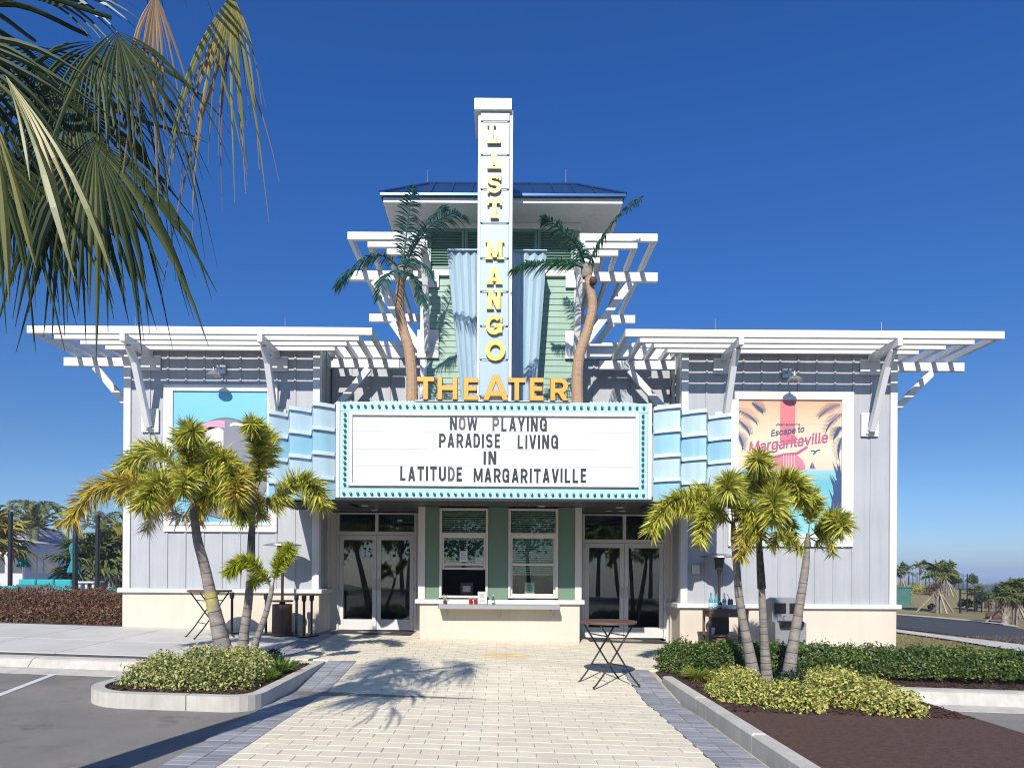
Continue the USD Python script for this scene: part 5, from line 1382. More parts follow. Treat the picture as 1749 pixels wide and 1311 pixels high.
def bush(name, label, cat, blobs, n, size, mat, r, base_z, aspect=.5, spread=.8, stems=True, group=None, jitter=.05, holes=()):
    """A shrub: leaves through the shell of overlapping mounds, twigs inside."""
    P_, N_ = [], []
    vol = np.array([b[3] * b[4] + b[3] * b[5] * 2 for b in blobs]); cnt = (n * vol / vol.sum()).astype(int)
    for (cx, cy, cz, rx, ry, rz), c in zip(blobs, cnt):
        d = unit(r.normal(size=(int(c * 1.7), 3))); d = d[d[:, 2] > -.35][:c]
        s = r.uniform(.72, 1.03, len(d))[:, None] ** .7
        lump = 1 + .34 * (meshkit.noise(d * 3.1 + cx * 7) - .5) + .30 * (meshkit.noise(d * 7.3 + cy * 5) - .5) + .12 * (r.uniform(size=len(d)) ** 6)
        p = d * s * np.array((rx, ry, rz)) * lump[:, None] + np.array((cx, cy, cz)) + r.normal(0, jitter * .4, (len(d), 3))
        P_.append(p); N_.append(unit(d / np.array((rx, ry, rz)) + np.array((0, -.25, .7))))
    P_, N_ = np.vstack(P_), np.vstack(N_)
    keep = P_[:, 2] > base_z(P_[:, 0], P_[:, 1]) + .01
    for h in holes: keep &= np.linalg.norm((P_ - np.array(h[:3])) / np.array((h[3], h[3], h[3])), axis=1) > 1
    P_, N_ = P_[keep], N_[keep]
    v, f, tn = leaf_cloud(P_, N_, size, r, aspect, spread)
    c0 = np.array(blobs[0][:3]); c0[2] = float(base_z(c0[0], c0[1]))
    t = Thing(name, label, cat, c0, group)
    t.part('foliage', MB().add(v, f, tn), mat)
    if stems:
        for (cx, cy, cz, rx, ry, rz) in blobs:
            for _ in range(3):
                m = MB()
                a = r.uniform(0, 6.28); b0 = np.array((cx + r.normal(0, rx * .15), cy + r.normal(0, ry * .15), float(base_z(cx, cy)) - .03))
                m.tube([b0, (b0 + (cx + rx * .6 * math.cos(a), cy + ry * .6 * math.sin(a), cz + rz * .5)) / 2 + (0, 0, .03), (cx + rx * .6 * math.cos(a), cy + ry * .6 * math.sin(a), cz + rz * .5)], [.012, .009, .004], 5)
                t.part('stem', m, 'trunk_grey')
    return t


rs = np.random.default_rng(61)
# low variegated shrubs in the left bed
L1 = [(-5.02, 10.0, -.02, .30, .42, .34), (-4.75, 9.3, -.02, .42, .45, .36), (-4.35, 9.9, .03, .45, .6, .40), (-4.25, 9.15, -.02, .42, .42, .36)]
L2 = [(-3.75, 9.2, -.02, .42, .42, .35), (-3.72, 9.85, .0, .42, .45, .38), (-4.0, 10.4, .02, .45, .4, .34)]
bush('variegated_shrub', 'low cream and green shrub filling the left half of the left bed', 'shrub', L1, 15500, .043, 'variegated_leaf', rs, soil_l)
bush('variegated_shrub', 'low cream and green shrub in the left bed, nearer the walk', 'shrub', L2, 12500, .043, 'variegated_leaf', rs, soil_l)
R1 = [(3.45, 9.55, -.22, .45, .5, .33), (3.9, 9.1, -.24, .5, .45, .32), (3.6, 10.25, -.2, .42, .38, .33)]
R2 = [(4.75, 9.5, -.22, .5, .5, .36), (5.0, 10.15, -.2, .48, .4, .34), (5.15, 9.0, -.25, .45, .45, .30), (5.35, 9.9, -.25, .42, .45, .30)]
bush('variegated_shrub', 'bright yellow shrub in the right bed, left of its palms', 'shrub', R1, 13500, .047, 'yellow_leaf', rs, soil_r)
bush('variegated_shrub', 'bright yellow shrub in the right bed, right of its palms', 'shrub', R2, 16500, .047, 'yellow_leaf', rs, soil_r)
bush('dark_shrub', 'small dark green bush at the foot of the right palms', 'shrub', [(4.2, 9.75, -.2, .26, .25, .34)], 2600, .045, 'dark_leaf', rs, soil_r)
bush('dark_shrub', 'small dark bush behind the left palms', 'shrub', [(-3.75, 11.0, .0, .22, .2, .24)], 1500, .05, 'dark_leaf', rs, soil_l)
# clipped hedge along the right wing
hb = []
for x in np.arange(3.2, 14.2, .42): hb.append((x, 11.95 + rs.normal(0, .03), .12 - .13 - .018 * (x - 3) + rs.normal(0, .015), .40, .38, .36))
hl, hr_ = [b for b in hb if b[0] < 5.35], [b for b in hb if b[0] >= 5.35]
bush('hedge', 'clipped dark green hedge before the right wing, end next to the paved walk', 'hedge', hl, 21000, .052, 'hedge_leaf', rs, soil_r, spread=.7)
bush('hedge', 'long clipped hedge running right, from the palms past the wing corner', 'hedge', hr_, 56000, .05, 'hedge_leaf', rs, soil_r, spread=.7)


def grass_clump(label, x, y, base, n, L, mat, r):
    t = Thing('grass_clump', label, 'grass clump', (x, y, float(base(x, y))))
    a = r.uniform(0, 6.28, n); rad = r.uniform(0, .12, n) ; b = np.stack([x + rad * np.cos(a), y + rad * np.sin(a), np.full(n, float(base(x, y)))], 1)
    lean = r.uniform(.15, .9, n); d = unit(np.stack([np.cos(a) * lean, np.sin(a) * lean, np.ones(n)], 1))
    v, f, tn = blades(b, d, L * r.uniform(.6, 1.1, n), .012, r.uniform(.25, .7, n), r, 4)
    t.part('blades', MB().add(v, f, tn), mat)


grass_clump('bright green grass clump in the left bed beside the walk', -3.42, 10.45, soil_l, 520, .42, 'grass_clump_leaf', rs)
grass_clump('second bright green grass clump in the left bed, nearer the kerb stone joint', -3.40, 9.75, soil_l, 340, .34, 'grass_clump_leaf', rs)
grass_clump('yellow green grass clump before the hedge end in the right bed', 3.25, 11.05, soil_r, 480, .42, 'grass_lime_leaf', rs)
grass_clump('yellow green grass clump between hedge and yellow shrub', 3.75, 10.85, soil_r, 380, .38, 'grass_lime_leaf', rs)

# ------------------------------------------------------------------ things standing on the walk


def folding_table(label, x, y, z, h, R, rot):
    t = Thing('cocktail_table', label, 'table', (x, y, z), 'round folding cocktail tables')
    t.part('tabletop', MB().lathe(x, y, [(.001, z + h - .045), (R - .03, z + h - .045), (R, z + h - .035), (R, z + h - .012), (R - .012, z + h), (.001, z + h)], 40), 'table_wood', smooth=35)
    c, s_ = math.cos(rot), math.sin(rot)
    W = lambda a, b, q: np.array((x + a * c - b * s_, y + a * s_ + b * c, z + q))
    sp, w = .40, .30
    for sgn in (-1, 1):
        for k in (-1, 1):
            off = w if sgn > 0 else w - .035
            a = W(sgn * sp, k * off, 0); m1 = W(sgn * sp * .62, k * off, h * .17); b = W(-sgn * .30, k * off, h - .05)
            t.part('leg', MB().tube([a, m1, (m1 + b) / 2, b], .0145, 8), 'leg_metal', smooth=40)
            t.part('foot_cap', MB().sphere(a + (0, 0, .012), .019, 1), 'black_metal')
        off = w if sgn > 0 else w - .035
        q = .30
        for hh in (.30, .78):
            f_ = hh; xx_ = sgn * sp * .62 + (-sgn * .30 - sgn * sp * .62) * ((f_ * h - h * .17) / (h - .05 - h * .17))
            t.part('crossbar', MB().tube([W(xx_, -off, h * f_), W(xx_, off, h * f_)], .010, 6), 'leg_metal')
    return t


tb = (1.75, 10.9); folding_table('round brown folding cocktail table on the paved walk before the right doors', tb[0], tb[1], float(ramp(*tb)), 1.03, .455, .35)
tb2 = P(349, 1087, 14.1); folding_table('round folding cocktail table behind the left palms, against the wing', tb2[0], 14.35, float(pad(tb2[0], 14.35)), 1.0, .45, .75)


def heater(label, x, y, z, h=2.08):
    t = Thing('patio_heater', label, 'patio heater', (x, y, z), 'mushroom patio heaters')
    t.part('base', MB().lathe(x, y, [(.001, z + .005), (.27, z + .005), (.275, z + .03), (.26, z + .06), (.22, z + .065)], 28), 'bronze_metal', smooth=40)
    t.part('tank_housing', MB().lathe(x, y, [(.22, z + .066), (.215, z + .68), (.20, z + .69), (.001, z + .69)], 28), 'bronze_metal', smooth=40)
    for k in range(14):
        a = k * 2 * math.pi / 14; t.part('vent_hole', MB().tube([(x + .205 * math.cos(a), y + .205 * math.sin(a), z + .14), (x + .2225 * math.cos(a), y + .2225 * math.sin(a), z + .14)], .014, 6), 'black_metal')
    t.part('collar', MB().lathe(x, y, [(.22, z + .74), (.24, z + .75), (.24, z + .775), (.001, z + .785)], 24).lathe(x, y, [(.07, z + .688), (.06, z + .745)], 12), 'bronze_metal', smooth=40)
    t.part('pole', MB().cyl(x, y, z + .78, z + h - .40, .032), 'bronze_metal', smooth=40)
    t.part('burner', MB().lathe(x, y, [(.035, z + h - .48), (.06, z + h - .36), (.095, z + h - .33), (.11, z + h - .12), (.12, z + h - .06), (.001, z + h - .05)], 20), 'dark_metal', smooth=40)
    t.part('reflector', MB().lathe(x, y, [(.001, z + h + .03), (.16, z + h + .02), (.41, z + h - .045), (.415, z + h - .06), (.40, z + h - .055), (.001, z + h - .01)], 36), 'heater_steel', smooth=40)
    return t


q = P(475.5, 1084, 14.75); heater('bronze mushroom patio heater behind the left palms', q[0], 15.0, float(pad(q[0], 15.0)), 2.05)
q = P(1233, 1080, 15.0); heater('bronze mushroom patio heater behind the bar cart on the right', q[0], 15.2, float(pad(q[0], 15.2)), 2.10)

sx0 = 0
st0 = None
for k, (px, py, lab) in enumerate(((396, 1080, 'black belt post between the left table and the middle palm'), (454, 1081, 'black belt post just left of the left heater'), (506, 1083, 'black belt post just right of the left heater'), (519, 1085, 'black belt post second right of the left heater'), (532, 1083, 'black belt post nearest the corner of the left wing'))):
    D = 15.05 if k != 3 else 14.85; x = PX(px, py, D); z = float(pad(x, D))
    if st0 is None:
        st0 = Thing('stanchion', lab, 'belt post', (x, D, z), 'black belt posts by the left wing')
        st0.part('base', MB().lathe(x, D, [(.001, z + .005), (.165, z + .005), (.17, z + .02), (.12, z + .035), (.035, z + .05)], 24), 'black_metal', smooth=40)
        st0.part('post', MB().cyl(x, D, z + .045, z + .80, .027), 'black_metal', smooth=40)
        st0.part('head', MB().lathe(x, D, [(.027, z + .76), (.05, z + .80), (.05, z + .90), (.042, z + .915), (.001, z + .915)], 16), 'black_metal', smooth=40)
    else: dup(st0, 'stanchion', lab, 'belt post', (x, D, z), 0, 'black belt posts by the left wing')

# doormats
for lab, xm, z_ in (('dark doormat with a pale oval before the left doors', (DL0 + DL1) / 2 + .05, zl), ('dark doormat with a pale oval before the right doors', (DR0 + DR1) / 2 - .05, zr)):
    y0, y1 = YDOOR - 1.05, YDOOR - .12
    t = Thing('doormat', lab, 'doormat', (xm, y0, z_))
    t.part('mat', MB().add(*slab(xm - .92, xm + .92, y0, y1, ramp, .018, .014, .004)), 'mat_dark')
    e = affinity.scale(Point(0, 0).buffer(1, quad_segs=16), .40, .27)
    t.part('printed_oval', MB().poly(e, lambda a, b: np.stack([xm + a, (y0 + y1) / 2 + b, pad(xm + a, (y0 + y1) / 2 + b) + .0188], -1), .002, (0, 0, 1)), 'mat_print')

# bar cart with bottles before the right wing
cx, cy = (PX(1207, 1060, 14.6) + PX(1271, 1060, 14.6)) / 2, 14.62; cz0 = float(pad(cx, cy)); cw, ch = .42, .93
ct = Thing('bar_cart', 'brown wooden bar cart with shelves behind the right palms', 'bar cart', (cx, cy, cz0))
for sx in (-1, 1):
    for sy in (-1, 1): ct.part('leg', MB().box(cx + sx * cw - .025 * (1 + sx), cx + sx * cw + .025 * (1 - sx), cy + sy * .22 - .025, cy + sy * .22 + .025, cz0, cz0 + ch - .17), 'wood_brown')
ct.part('tabletop', MB().box(cx - cw - .02, cx + cw + .02, cy - .27, cy + .27, cz0 + ch - .035, cz0 + ch), 'wood_brown')
dr = ct.part('drawer', MB().box(cx - cw, cx + cw, cy - .255, cy + .245, cz0 + ch - .168, cz0 + ch - .037), 'wood_brown')
ct.part('knob', MB().sphere((cx, cy - .27, cz0 + ch - .10), .022, 1), 'steel', under=dr)
ct.part('shelf', MB().box(cx - cw + .001, cx + cw - .001, cy - .21, cy + .21, cz0 + .34, cz0 + .37), 'wood_pale')
for i in range(3): ct.part('crate_slat', MB().box(cx - cw + .03, cx + cw - .03, cy - .225, cy - .205, cz0 + .06 + i * .09, cz0 + .13 + i * .09), 'wood_pale')
ct.part('back_panel', MB().box(cx - .24, cx + .14, cy + .18, cy + .20, cz0 + .371, cz0 + ch - .17), 'dark_metal')
ct.part('ice_bucket', MB().lathe(cx - .30, cy, [(.06, cz0 + .371), (.085, cz0 + .52), (.075, cz0 + .52)], 16), 'white_plastic')


def bottle(name, label, x, y, z, h, r, mat, neck, cat='bottle', group=None):
    t = Thing(name, label, cat, (x, y, z), group)
    t.part('body', MB().lathe(x, y, [(.001, z), (r, z + .002), (r, z + h * .55), (r * .45, z + h * .72), (r * .38, z + h * .92), (.001, z + h * .92)], 14), mat, smooth=50)
    t.part('cap', MB().lathe(x, y, [(r * .42, z + h * .90), (r * .42, z + h), (.001, z + h)], 10), neck)
    t.part('bottle_label', MB().lathe(x, y, [(r * 1.02, z + h * .14), (r * 1.02, z + h * .40)], 14), 'paper')


for px, lab in ((1214, 'blue glass bottle at the left end of the bar cart'), (1223, 'blue glass bottle second from the left on the bar cart'), (1237, 'blue glass bottle right of the dark bottle on the bar cart')):
    bottle('bottle', lab, PX(px, 1045, 14.5), 14.5, cz0 + ch + .001, .34, .045, 'bottle_blue', 'steel')
bottle('bottle', 'short dark bottle between the blue ones on the bar cart', PX(1229.5, 1045, 14.6), 14.62, cz0 + ch + .001, .22, .05, 'bottle_dark', 'black_metal')
nb_ = Thing('napkin_box', 'low white box at the right end of the bar cart', 'box', (cx + .2, cy - .1, cz0 + ch))
nb_.part('box', MB().box(cx + .02, cx + .38, cy - .16, cy + .05, cz0 + ch + .001, cz0 + ch + .09, .008), 'white_plastic')
ju = Thing('drink_jar', 'dark jar with a red straw on the bar cart', 'jar', (cx + .16, cy + .15, cz0 + ch))
ju.part('jar', MB().lathe(cx + .16, cy + .15, [(.001, cz0 + ch + .001), (.06, cz0 + ch + .002), (.06, cz0 + ch + .17), (.045, cz0 + ch + .21), (.001, cz0 + ch + .21)], 14), 'bottle_dark', smooth=40)
ju.part('straw', MB().tube([(cx + .15, cy + .15, cz0 + ch + .2), (cx + .08, cy + .13, cz0 + ch + .32)], .008, 6), 'red_plastic')

# hand-wash stand
wx = PX(1344, 1070, 14.5); wy = 14.6; wz = float(pad(wx, wy)); ww_ = .33
hw = Thing('hand_wash_stand', 'grey portable hand wash stand with a black basin behind the right palms', 'hand wash stand', (wx, wy, wz))
prof = Polygon([(-.30, 0), (.30, 0), (.30, 1.05), (.2, 1.17), (0, 1.22), (-.12, 1.20), (-.14, .72), (-.30, .68)])
hw.part('cabinet', MB().poly(prof, lambda a, b: np.stack([np.full_like(a, wx - ww_), wy + a, wz + b], -1), 2 * ww_, (1, 0, 0)), 'bin_grey')
hw.part('basin', MB().box(wx - .25, wx + .25, wy - .42, wy - .13, wz + .60, wz + .73, .04), 'basin_black')
for s in (-1, 1): hw.part('towel_slot', MB().box(wx + s * .16 - .12, wx + s * .16 + .12, wy - .155, wy - .12, wz + .88, wz + 1.10, .02), 'basin_black')
hw.part('faucet', MB().tube([(wx - .1, wy - .17, wz + .73), (wx - .1, wy - .17, wz + .82), (wx - .1, wy - .26, wz + .83)], .012, 8), 'steel')
hw.part('pump_pedal', MB().box(wx - .08, wx + .08, wy - .44, wy - .30, wz + .04, wz + .07), 'basin_black')

# on the ticket counter
KZ = cz + .086; KY = YBOX - .2


def cup(lab, px):
    x = PX(px, 1020, KY); t = Thing('red_cup', lab, 'cup', (x, KY, KZ), 'red cups on the ticket counter')
    t.part('cup', MB().lathe(x, KY, [(.001, KZ), (.032, KZ), (.043, KZ + .115), (.040, KZ + .115), (.030, KZ + .01)], 14), 'red_plastic', smooth=40)
    t.part('rim', MB().lathe(x, KY, [(.043, KZ + .112), (.047, KZ + .117), (.043, KZ + .121)], 14), 'white_plastic')


cup('red cup on the ticket counter, left of the pair', 803.5); cup('red cup on the ticket counter, next to the framed notice', 812)
x = PX(824, 1020, KY); nt = Thing('notice_stand', 'white framed notice standing on the ticket counter', 'notice', (x, KY, KZ))
nt.part('frame', MB().box(x - .105, x + .105, KY, KY + .015, KZ, KZ + .275), 'frame_metal'); nt.part('sheet', MB().box(x - .092, x + .092, KY - .004, KY - .0005, KZ + .02, KZ + .255, 0), 'paper')
for i in range(7): nt.part('text_line', MB().box(x - .07, x + .07 - .03 * (i % 3), KY - .0055, KY - .0042, KZ + .06 + i * .026, KZ + .068 + i * .026, 0), 'letter_faded')
bottle('water_bottle', 'clear pale bottle on the ticket counter between the windows', PX(842.5, 1022, KY), KY, KZ, .20, .03, 'pane_clear', 'white_plastic')
x = PX(760, 1020, KY); vs = Thing('dried_flowers', 'small jar with dried twigs at the left end of the counter', 'flowers', (x, KY, KZ))
vs.part('jar', MB().lathe(x, KY, [(.001, KZ), (.035, KZ), (.04, KZ + .06), (.028, KZ + .08)], 12), 'coconut')
for i in range(12):
    a = rng.uniform(0, 6.28); vs.part('twig', MB().tube([(x, KY, KZ + .06), (x + .07 * math.cos(a), KY + .05 * math.sin(a), KZ + .16 + rng.uniform(0, .06))], .004, 4), 'boot_trunk')
IY = YBOX + .10
for lab, px, w, z0, z1, yy_, mat, nm in (('white notice taped inside the open window', 791.5, .085, 1.78, 2.02, YBOX + .01, 'paper', 'notice'), ('small white card in the corner of the open window', 818.5, .08, 1.76, 1.86, YBOX + .0, 'paper', 'card'),
                              ('pale notice behind the glass of the right window', 904.5, .11, 1.02, 1.32, YBOX + .13, 'paper', 'notice')):
    x = PX(px, 980, yy_); o = Thing('window_' + nm, lab, nm, (x, yy_, z0))
    o.part('sheet', MB().box(x - w, x + w, yy_ - .006, yy_ - .003, z0, z1, 0), mat)
    for i in range(4): o.part('text_line', MB().box(x - w * .7, x + w * (.7 - .2 * (i % 2)), yy_ - .0075, yy_ - .0062, z0 + (z1 - z0) * (.25 + .16 * i), z0 + (z1 - z0) * (.30 + .16 * i), 0), 'letter_faded')
x = PX(797, 1012, YBOX + .7); sc = Thing('counter_screen', 'small dark ticket screen inside the open window', 'screen', (x, YBOX + .7, 1.0))
sc.part('screen', MB().box(x - .16, x + .16, YBOX + .68, YBOX + .74, 1.02, 1.30, .01), 'black_metal'); sc.part('paper_slip', MB().box(x - .09, x + .09, YBOX + .672, YBOX + .676, 1.08, 1.22, 0), 'paper')
sc.part('stand', MB().box(x - .05, x + .05, YBOX + .72, YBOX + .78, .60, 1.02), 'black_metal')

# ------------------------------------------------------------------ the pool terrace on the left
deck = lambda x, y: .12 + 0 * np.asarray(x)
solo('terrace', MB().box(-70, -9.3, 21.5, 90, -.2, .115, .01), 'pool_deck', kind='structure')
hs = np.random.default_rng(71)
hedge_rows = []
for x in np.arange(-22, -8.9, .75): hedge_rows += [(x + hs.normal(0, .1), 17.2 + hs.normal(0, .1), .28, .65, .6, .34), (x + hs.normal(0, .1), 18.8 + hs.normal(0, .1), .52 + hs.normal(0, .03), .65, .9, .42), (x + hs.normal(0, .1), 20.3, .52, .7, .8, .5)]
bush('red_hedge', 'low russet hedge between the left pavement and the pool terrace', 'hedge', hedge_rows, 85000, .066, 'red_hedge_leaf', hs, lambda x, y: .02 + 0 * x, stems=False)
solo('mulch_bed', sheet(lambda x, y: .10 + .0 * x, [-26, -20, -14, -8.85], [15.66, 16.2, 18, 21.5], 0), 'mulch', kind='structure')
bush('grey_shrub', 'low grey green ground plants at the front of the russet hedge', 'shrub', [(x, 16.35 + hs.normal(0, .1), .1, .5, .3, .2) for x in np.arange(-20, -11.0, .8)], 6000, .05, 'tree_leaf_pale', hs, lambda x, y: .08 + 0 * x, stems=False)


def sabal(name, label, loc, h, R, nleaf, r, mat, group, trunk_r=.16, booted=True, seg=16, tilt=0.0, stake=False, tmat='boot_trunk', elmin=-.75):
    t = Thing(name, label, 'palm tree', loc, group); b = np.array(loc, float); top = b + np.array((tilt, 0, h))
    tp = t.part('trunk', MB().tube(smooth_path([b - (0, 0, .1), b + (tilt * .3, 0, h * .5), top], 14), np.interp(np.linspace(0, 1, 14), [0, .15, 1], [trunk_r * 1.3, trunk_r, trunk_r * 1.1]), 10), tmat, smooth=True)
    if booted:
        for k in range(34):
            u = .30 + .68 * k / 34; a = k * 2.4; c = b + (tilt * u, 0, h * u); d = np.array((math.cos(a), math.sin(a), 0))
            t.part('leaf_boot', MB().bar(c + d * trunk_r * .8, c + d * (trunk_r * 1.55) + (0, 0, .22), .11, .02, up=(0, 0, 1), c=0), 'stake_wood', under=tp)
    for k in range(nleaf):
        a = k * 2.39996 + r.normal(0, .15); el = np.interp(k / nleaf, [0, .35, .8, 1], [1.3, .7, max(-.15, elmin), elmin]) + r.normal(0, .1)
        d = np.array((math.cos(a) * math.cos(el), math.sin(a) * math.cos(el), math.sin(el)))
        pet = R * r.uniform(.55, .8); h0 = top + d * pet + np.array((0, 0, .1)); upv = np.array((-math.cos(a) * math.sin(el), -math.sin(a) * math.sin(el), math.cos(el)))
        v, f, tn = fan_leaf(h0, d + np.array((0, 0, -.25)), upv, R, seg, r, .5, 115, .5, seg=4)
        lf = t.part('leaf', MB().add(v, f, tn), mat)
        t.part('petiole', MB().tube([top, (top + h0) / 2 + (0, 0, .05), h0], [.02, .016, .012], 5), mat, under=lf)
    if stake:
        for a in (.3, 2.4, 4.5):
            t.part('stake', MB().bar(b + (1.0 * math.cos(a), 1.0 * math.sin(a), .0), b + (trunk_r * 1.2 * math.cos(a), trunk_r * 1.2 * math.sin(a), 1.0), .07, .07), 'stake_wood')
    return t


def date_palm(label, loc, h, L, n, r, mat='date_palm_leaf', group=None):
    t = Thing('date_palm', label, 'palm tree', loc, group); b = np.array(loc, float); top = b + (0, 0, h)
    t.part('trunk', MB().tube([b - (0, 0, .1), b + (0, 0, h * .5), top], [.28, .24, .27], 12), 'boot_trunk', smooth=True)
    for k in range(n):
        a = k * 2.39996; el = np.interp(k / n, [0, .5, 1], [1.4, .75, -.1]) + r.normal(0, .08); d = np.array((math.cos(a), math.sin(a), 0))
        p1 = top + (d * math.cos(el) + (0, 0, math.sin(el))) * L * .45; p2 = top + d * L * .85 * math.cos(el * .8) + (0, 0, L * (.75 * math.sin(el) - .12)); p3 = top + d * L * (1.0 * math.cos(el * .7)) + (0, 0, L * (.78 * math.sin(el) - .38))
        pinnate_frond(t, [top, p1, p2, p3], .48, 42, r, mat, .05, droop=.15, vee=.35, fwd=.6, sr=.03)


rf_ = np.random.default_rng(81)
GPT = 'palms round the pool terrace'
q = P(58, 925, 44); date_palm('tall feathery date palm behind the white tent', (q[0], 44, .1), 4.1, 2.7, 34, rf_, group=GPT)
q = P(12, 900, 34); sabal('cabbage_palm', 'yellow green fan palm left of the tent, cut by the picture edge', (q[0] - .2, 33, .1), 2.6, 1.35, 26, rf_, 'sabal_yellow_leaf', GPT, booted=False)
q = P(152, 940, 38); sabal('cabbage_palm', 'low bushy fan palm between the two right lamp posts', (q[0], 38, .1), 1.5, 1.5, 26, rf_, 'far_palm_leaf', GPT, booted=True)
q = P(205, 930, 40); sabal('cabbage_palm', 'yellow fan palm showing beside the left corner of the theater', (q[0] + .3, 40, .1), 2.1, 1.6, 26, rf_, 'sabal_yellow_leaf', GPT, booted=False)
q = P(178, 900, 52); date_palm('dark feathery palm seen over the right lamp post', (q[0], 52, .1), 4.2, 2.6, 20, rf_, group=GPT)


def post(label, px, ytop, D, r_):
    q = P(px, ytop, D); x = q[0]
    t = Thing('lamp_post', label, 'post', (x, D, .1), 'black posts on the pool terrace')
    t.part('shaft', MB().cyl(x, D, .1, q[2], r_), 'black_metal', smooth=40)
    t.part('collar', MB().lathe(x, D, [(r_ * 1.3, q[2]), (r_ * 1.3, q[2] + .05), (r_ * .7, q[2] + .12), (.001, q[2] + .13)], 12), 'black_metal')
    t.part('base', MB().cyl(x, D, .1, .35, r_ * 1.5), 'black_metal', smooth=40)


post('black post at the left picture edge', 18, 880, 24, .075)
post('thick black post under the orange palm frond', 129, 870, 22.5, .082)
post('black post nearest the theater corner', 167, 884, 26, .08)


def closed_umbrella(label, px, ytop, ybot, D):
    a, b = P(px, ytop, D), P(px, ybot, D); x = a[0]; h = a[2] - b[2]
    t = Thing('closed_umbrella', label, 'umbrella', (x, D, .12), 'closed turquoise umbrellas on the terrace')
    t.part('pole', MB().cyl(x, D, .12, a[2], .03), 'white_plastic')
    m = MB(); k = 16; V, Fc = [], []; prof = [(.03, 0), (.16, .10), (.20, .25), (.13, .45), (.12, .6), (.22, .85), (.28, .97), (.24, 1.0)]
    for rr, u in prof:
        for j in range(k):
            th_ = j * 2 * math.pi / k; rj = rr * (1.12 if j % 2 else .72); V.append((x + rj * math.cos(th_), D + rj * math.sin(th_), a[2] - h * u))
    for i in range(len(prof) - 1):
        for j in range(k): Fc.append((i * k + j, i * k + (j + 1) % k, (i + 1) * k + (j + 1) % k, (i + 1) * k + j))
    t.part('canopy', m.add(V, Fc), 'teal_fabric')
    t.part('tie', MB().lathe(x, D, [(.15, a[2] - h * .52), (.15, a[2] - h * .56)], 12), 'teal_cushion')
    t.part('finial', MB().sphere((x, D, a[2] + .05), .05, 1), 'white_plastic')


closed_umbrella('closed turquoise umbrella before the white tent', 40, 931, 968, 34)
closed_umbrella('closed turquoise umbrella half hidden by the thick black post', 127, 924, 978, 32)

# white tent with arched windows
tx0, tx1, tD = PX(-60, 950, 40), PX(112, 950, 46), 42.0
eave, foot, peak = PZ(60, 926, 42), .12, PZ(47, 872, 45)
tt = Thing('white_tent', 'white marquee tent with arched windows beyond the terrace', 'tent', (-31, 42, .12))
tt.part('wall', MB().box(tx0, tx1, 42, 42.06, foot, eave, 0).box(tx1 - .06, tx1, 42.06, 50, foot, eave, 0), 'tent_fabric')
xm = PX(45, 900, 46); n = 12; V = []; Fc = []
for i in range(n + 1):
    u = i / n; sag = u ** 1.9; V += [(tx0 + (xm - tx0) * u, 42 - .2 + 4 * u, eave + (peak - eave) * sag), (tx1 + .2 + (xm - tx1 - .2) * u, 42 - .2 + 4 * u, eave + (peak - eave) * sag), (tx1 + .2 + (xm - tx1 - .2) * u, 50 - 4 * u, eave + (peak - eave) * sag)]
for i in range(n):
    a = i * 3; Fc += [(a, a + 1, a + 4), (a, a + 4, a + 3), (a + 1, a + 2, a + 5), (a + 1, a + 5, a + 4)]
tt.part('roof', MB().add(V, Fc), 'tent_fabric', smooth=40)
tt.part('valance', MB().box(tx0, tx1 + .2, 41.78, 41.81, eave - .16, eave + .01, 0), 'tent_fabric')
for xa, xb in ((-3, 8), (21, 38), (54, 63), (66, 74), (77, 101)):
    a, b = PX(xa, 955, 42), PX(xb, 955, 42); m_ = (a + b) / 2; zt = PZ(40, 947, 42); zb_ = PZ(40, 978, 42)
    arch = Polygon([(a, zb_), (b, zb_), (b, zt - .25)] + [(m_ + (b - a) / 2 * math.cos(t_), zt - .25 + .3 * math.sin(t_)) for t_ in np.linspace(0, math.pi, 10)])
    tt.part('window', MB().poly(arch, upright(0, 41.995, 0, 1), .03, (0, -1, 0)), 'tent_window')


def sofa(label, px0, px1, D, h=.78, mat='teal_wicker'):
    x0, x1 = PX(px0, 1000, D), PX(px1, 1000, D)
    t = Thing('lounge_sofa', label, 'sofa', ((x0 + x1) / 2, D, .12), 'turquoise lounge seats on the terrace')
    t.part('frame', MB().box(x0, x1, D, D + .8, .16, .45, .03), mat)
    t.part('back_panel', MB().box(x0, x1, D - .12, D + .001, .14, .12 + h * .78, .02), mat)
    n = max(1, round((x1 - x0) / .75)); w = (x1 - x0) / n
    for i in range(n):
        t.part('back_cushion', MB().box(x0 + i * w + .02, x0 + (i + 1) * w - .02, D + .002, D + .18, .46, .12 + h, .05), 'teal_cushion')
        t.part('seat_cushion', MB().box(x0 + i * w + .02, x0 + (i + 1) * w - .02, D + .19, D + .78, .452, .58, .04), 'teal_cushion')
    for x in (x0 + .05, x1 - .05): t.part('leg', MB().box(x - .03, x + .03, D + .05, D + .12, .115, .16), 'black_metal')


sofa('long turquoise lounge seat at the left end of the terrace', -30, 30, 23.6, .84)
sofa('turquoise lounge seat left of the thick black post', 88, 124, 24.2, .86)
sofa('bright turquoise lounge seat against the theater corner', 180, 212, 22.9, .84, 'teal_cushion')
sofa('dark turquoise lounge seat behind the others', 30, 122, 29, .98)


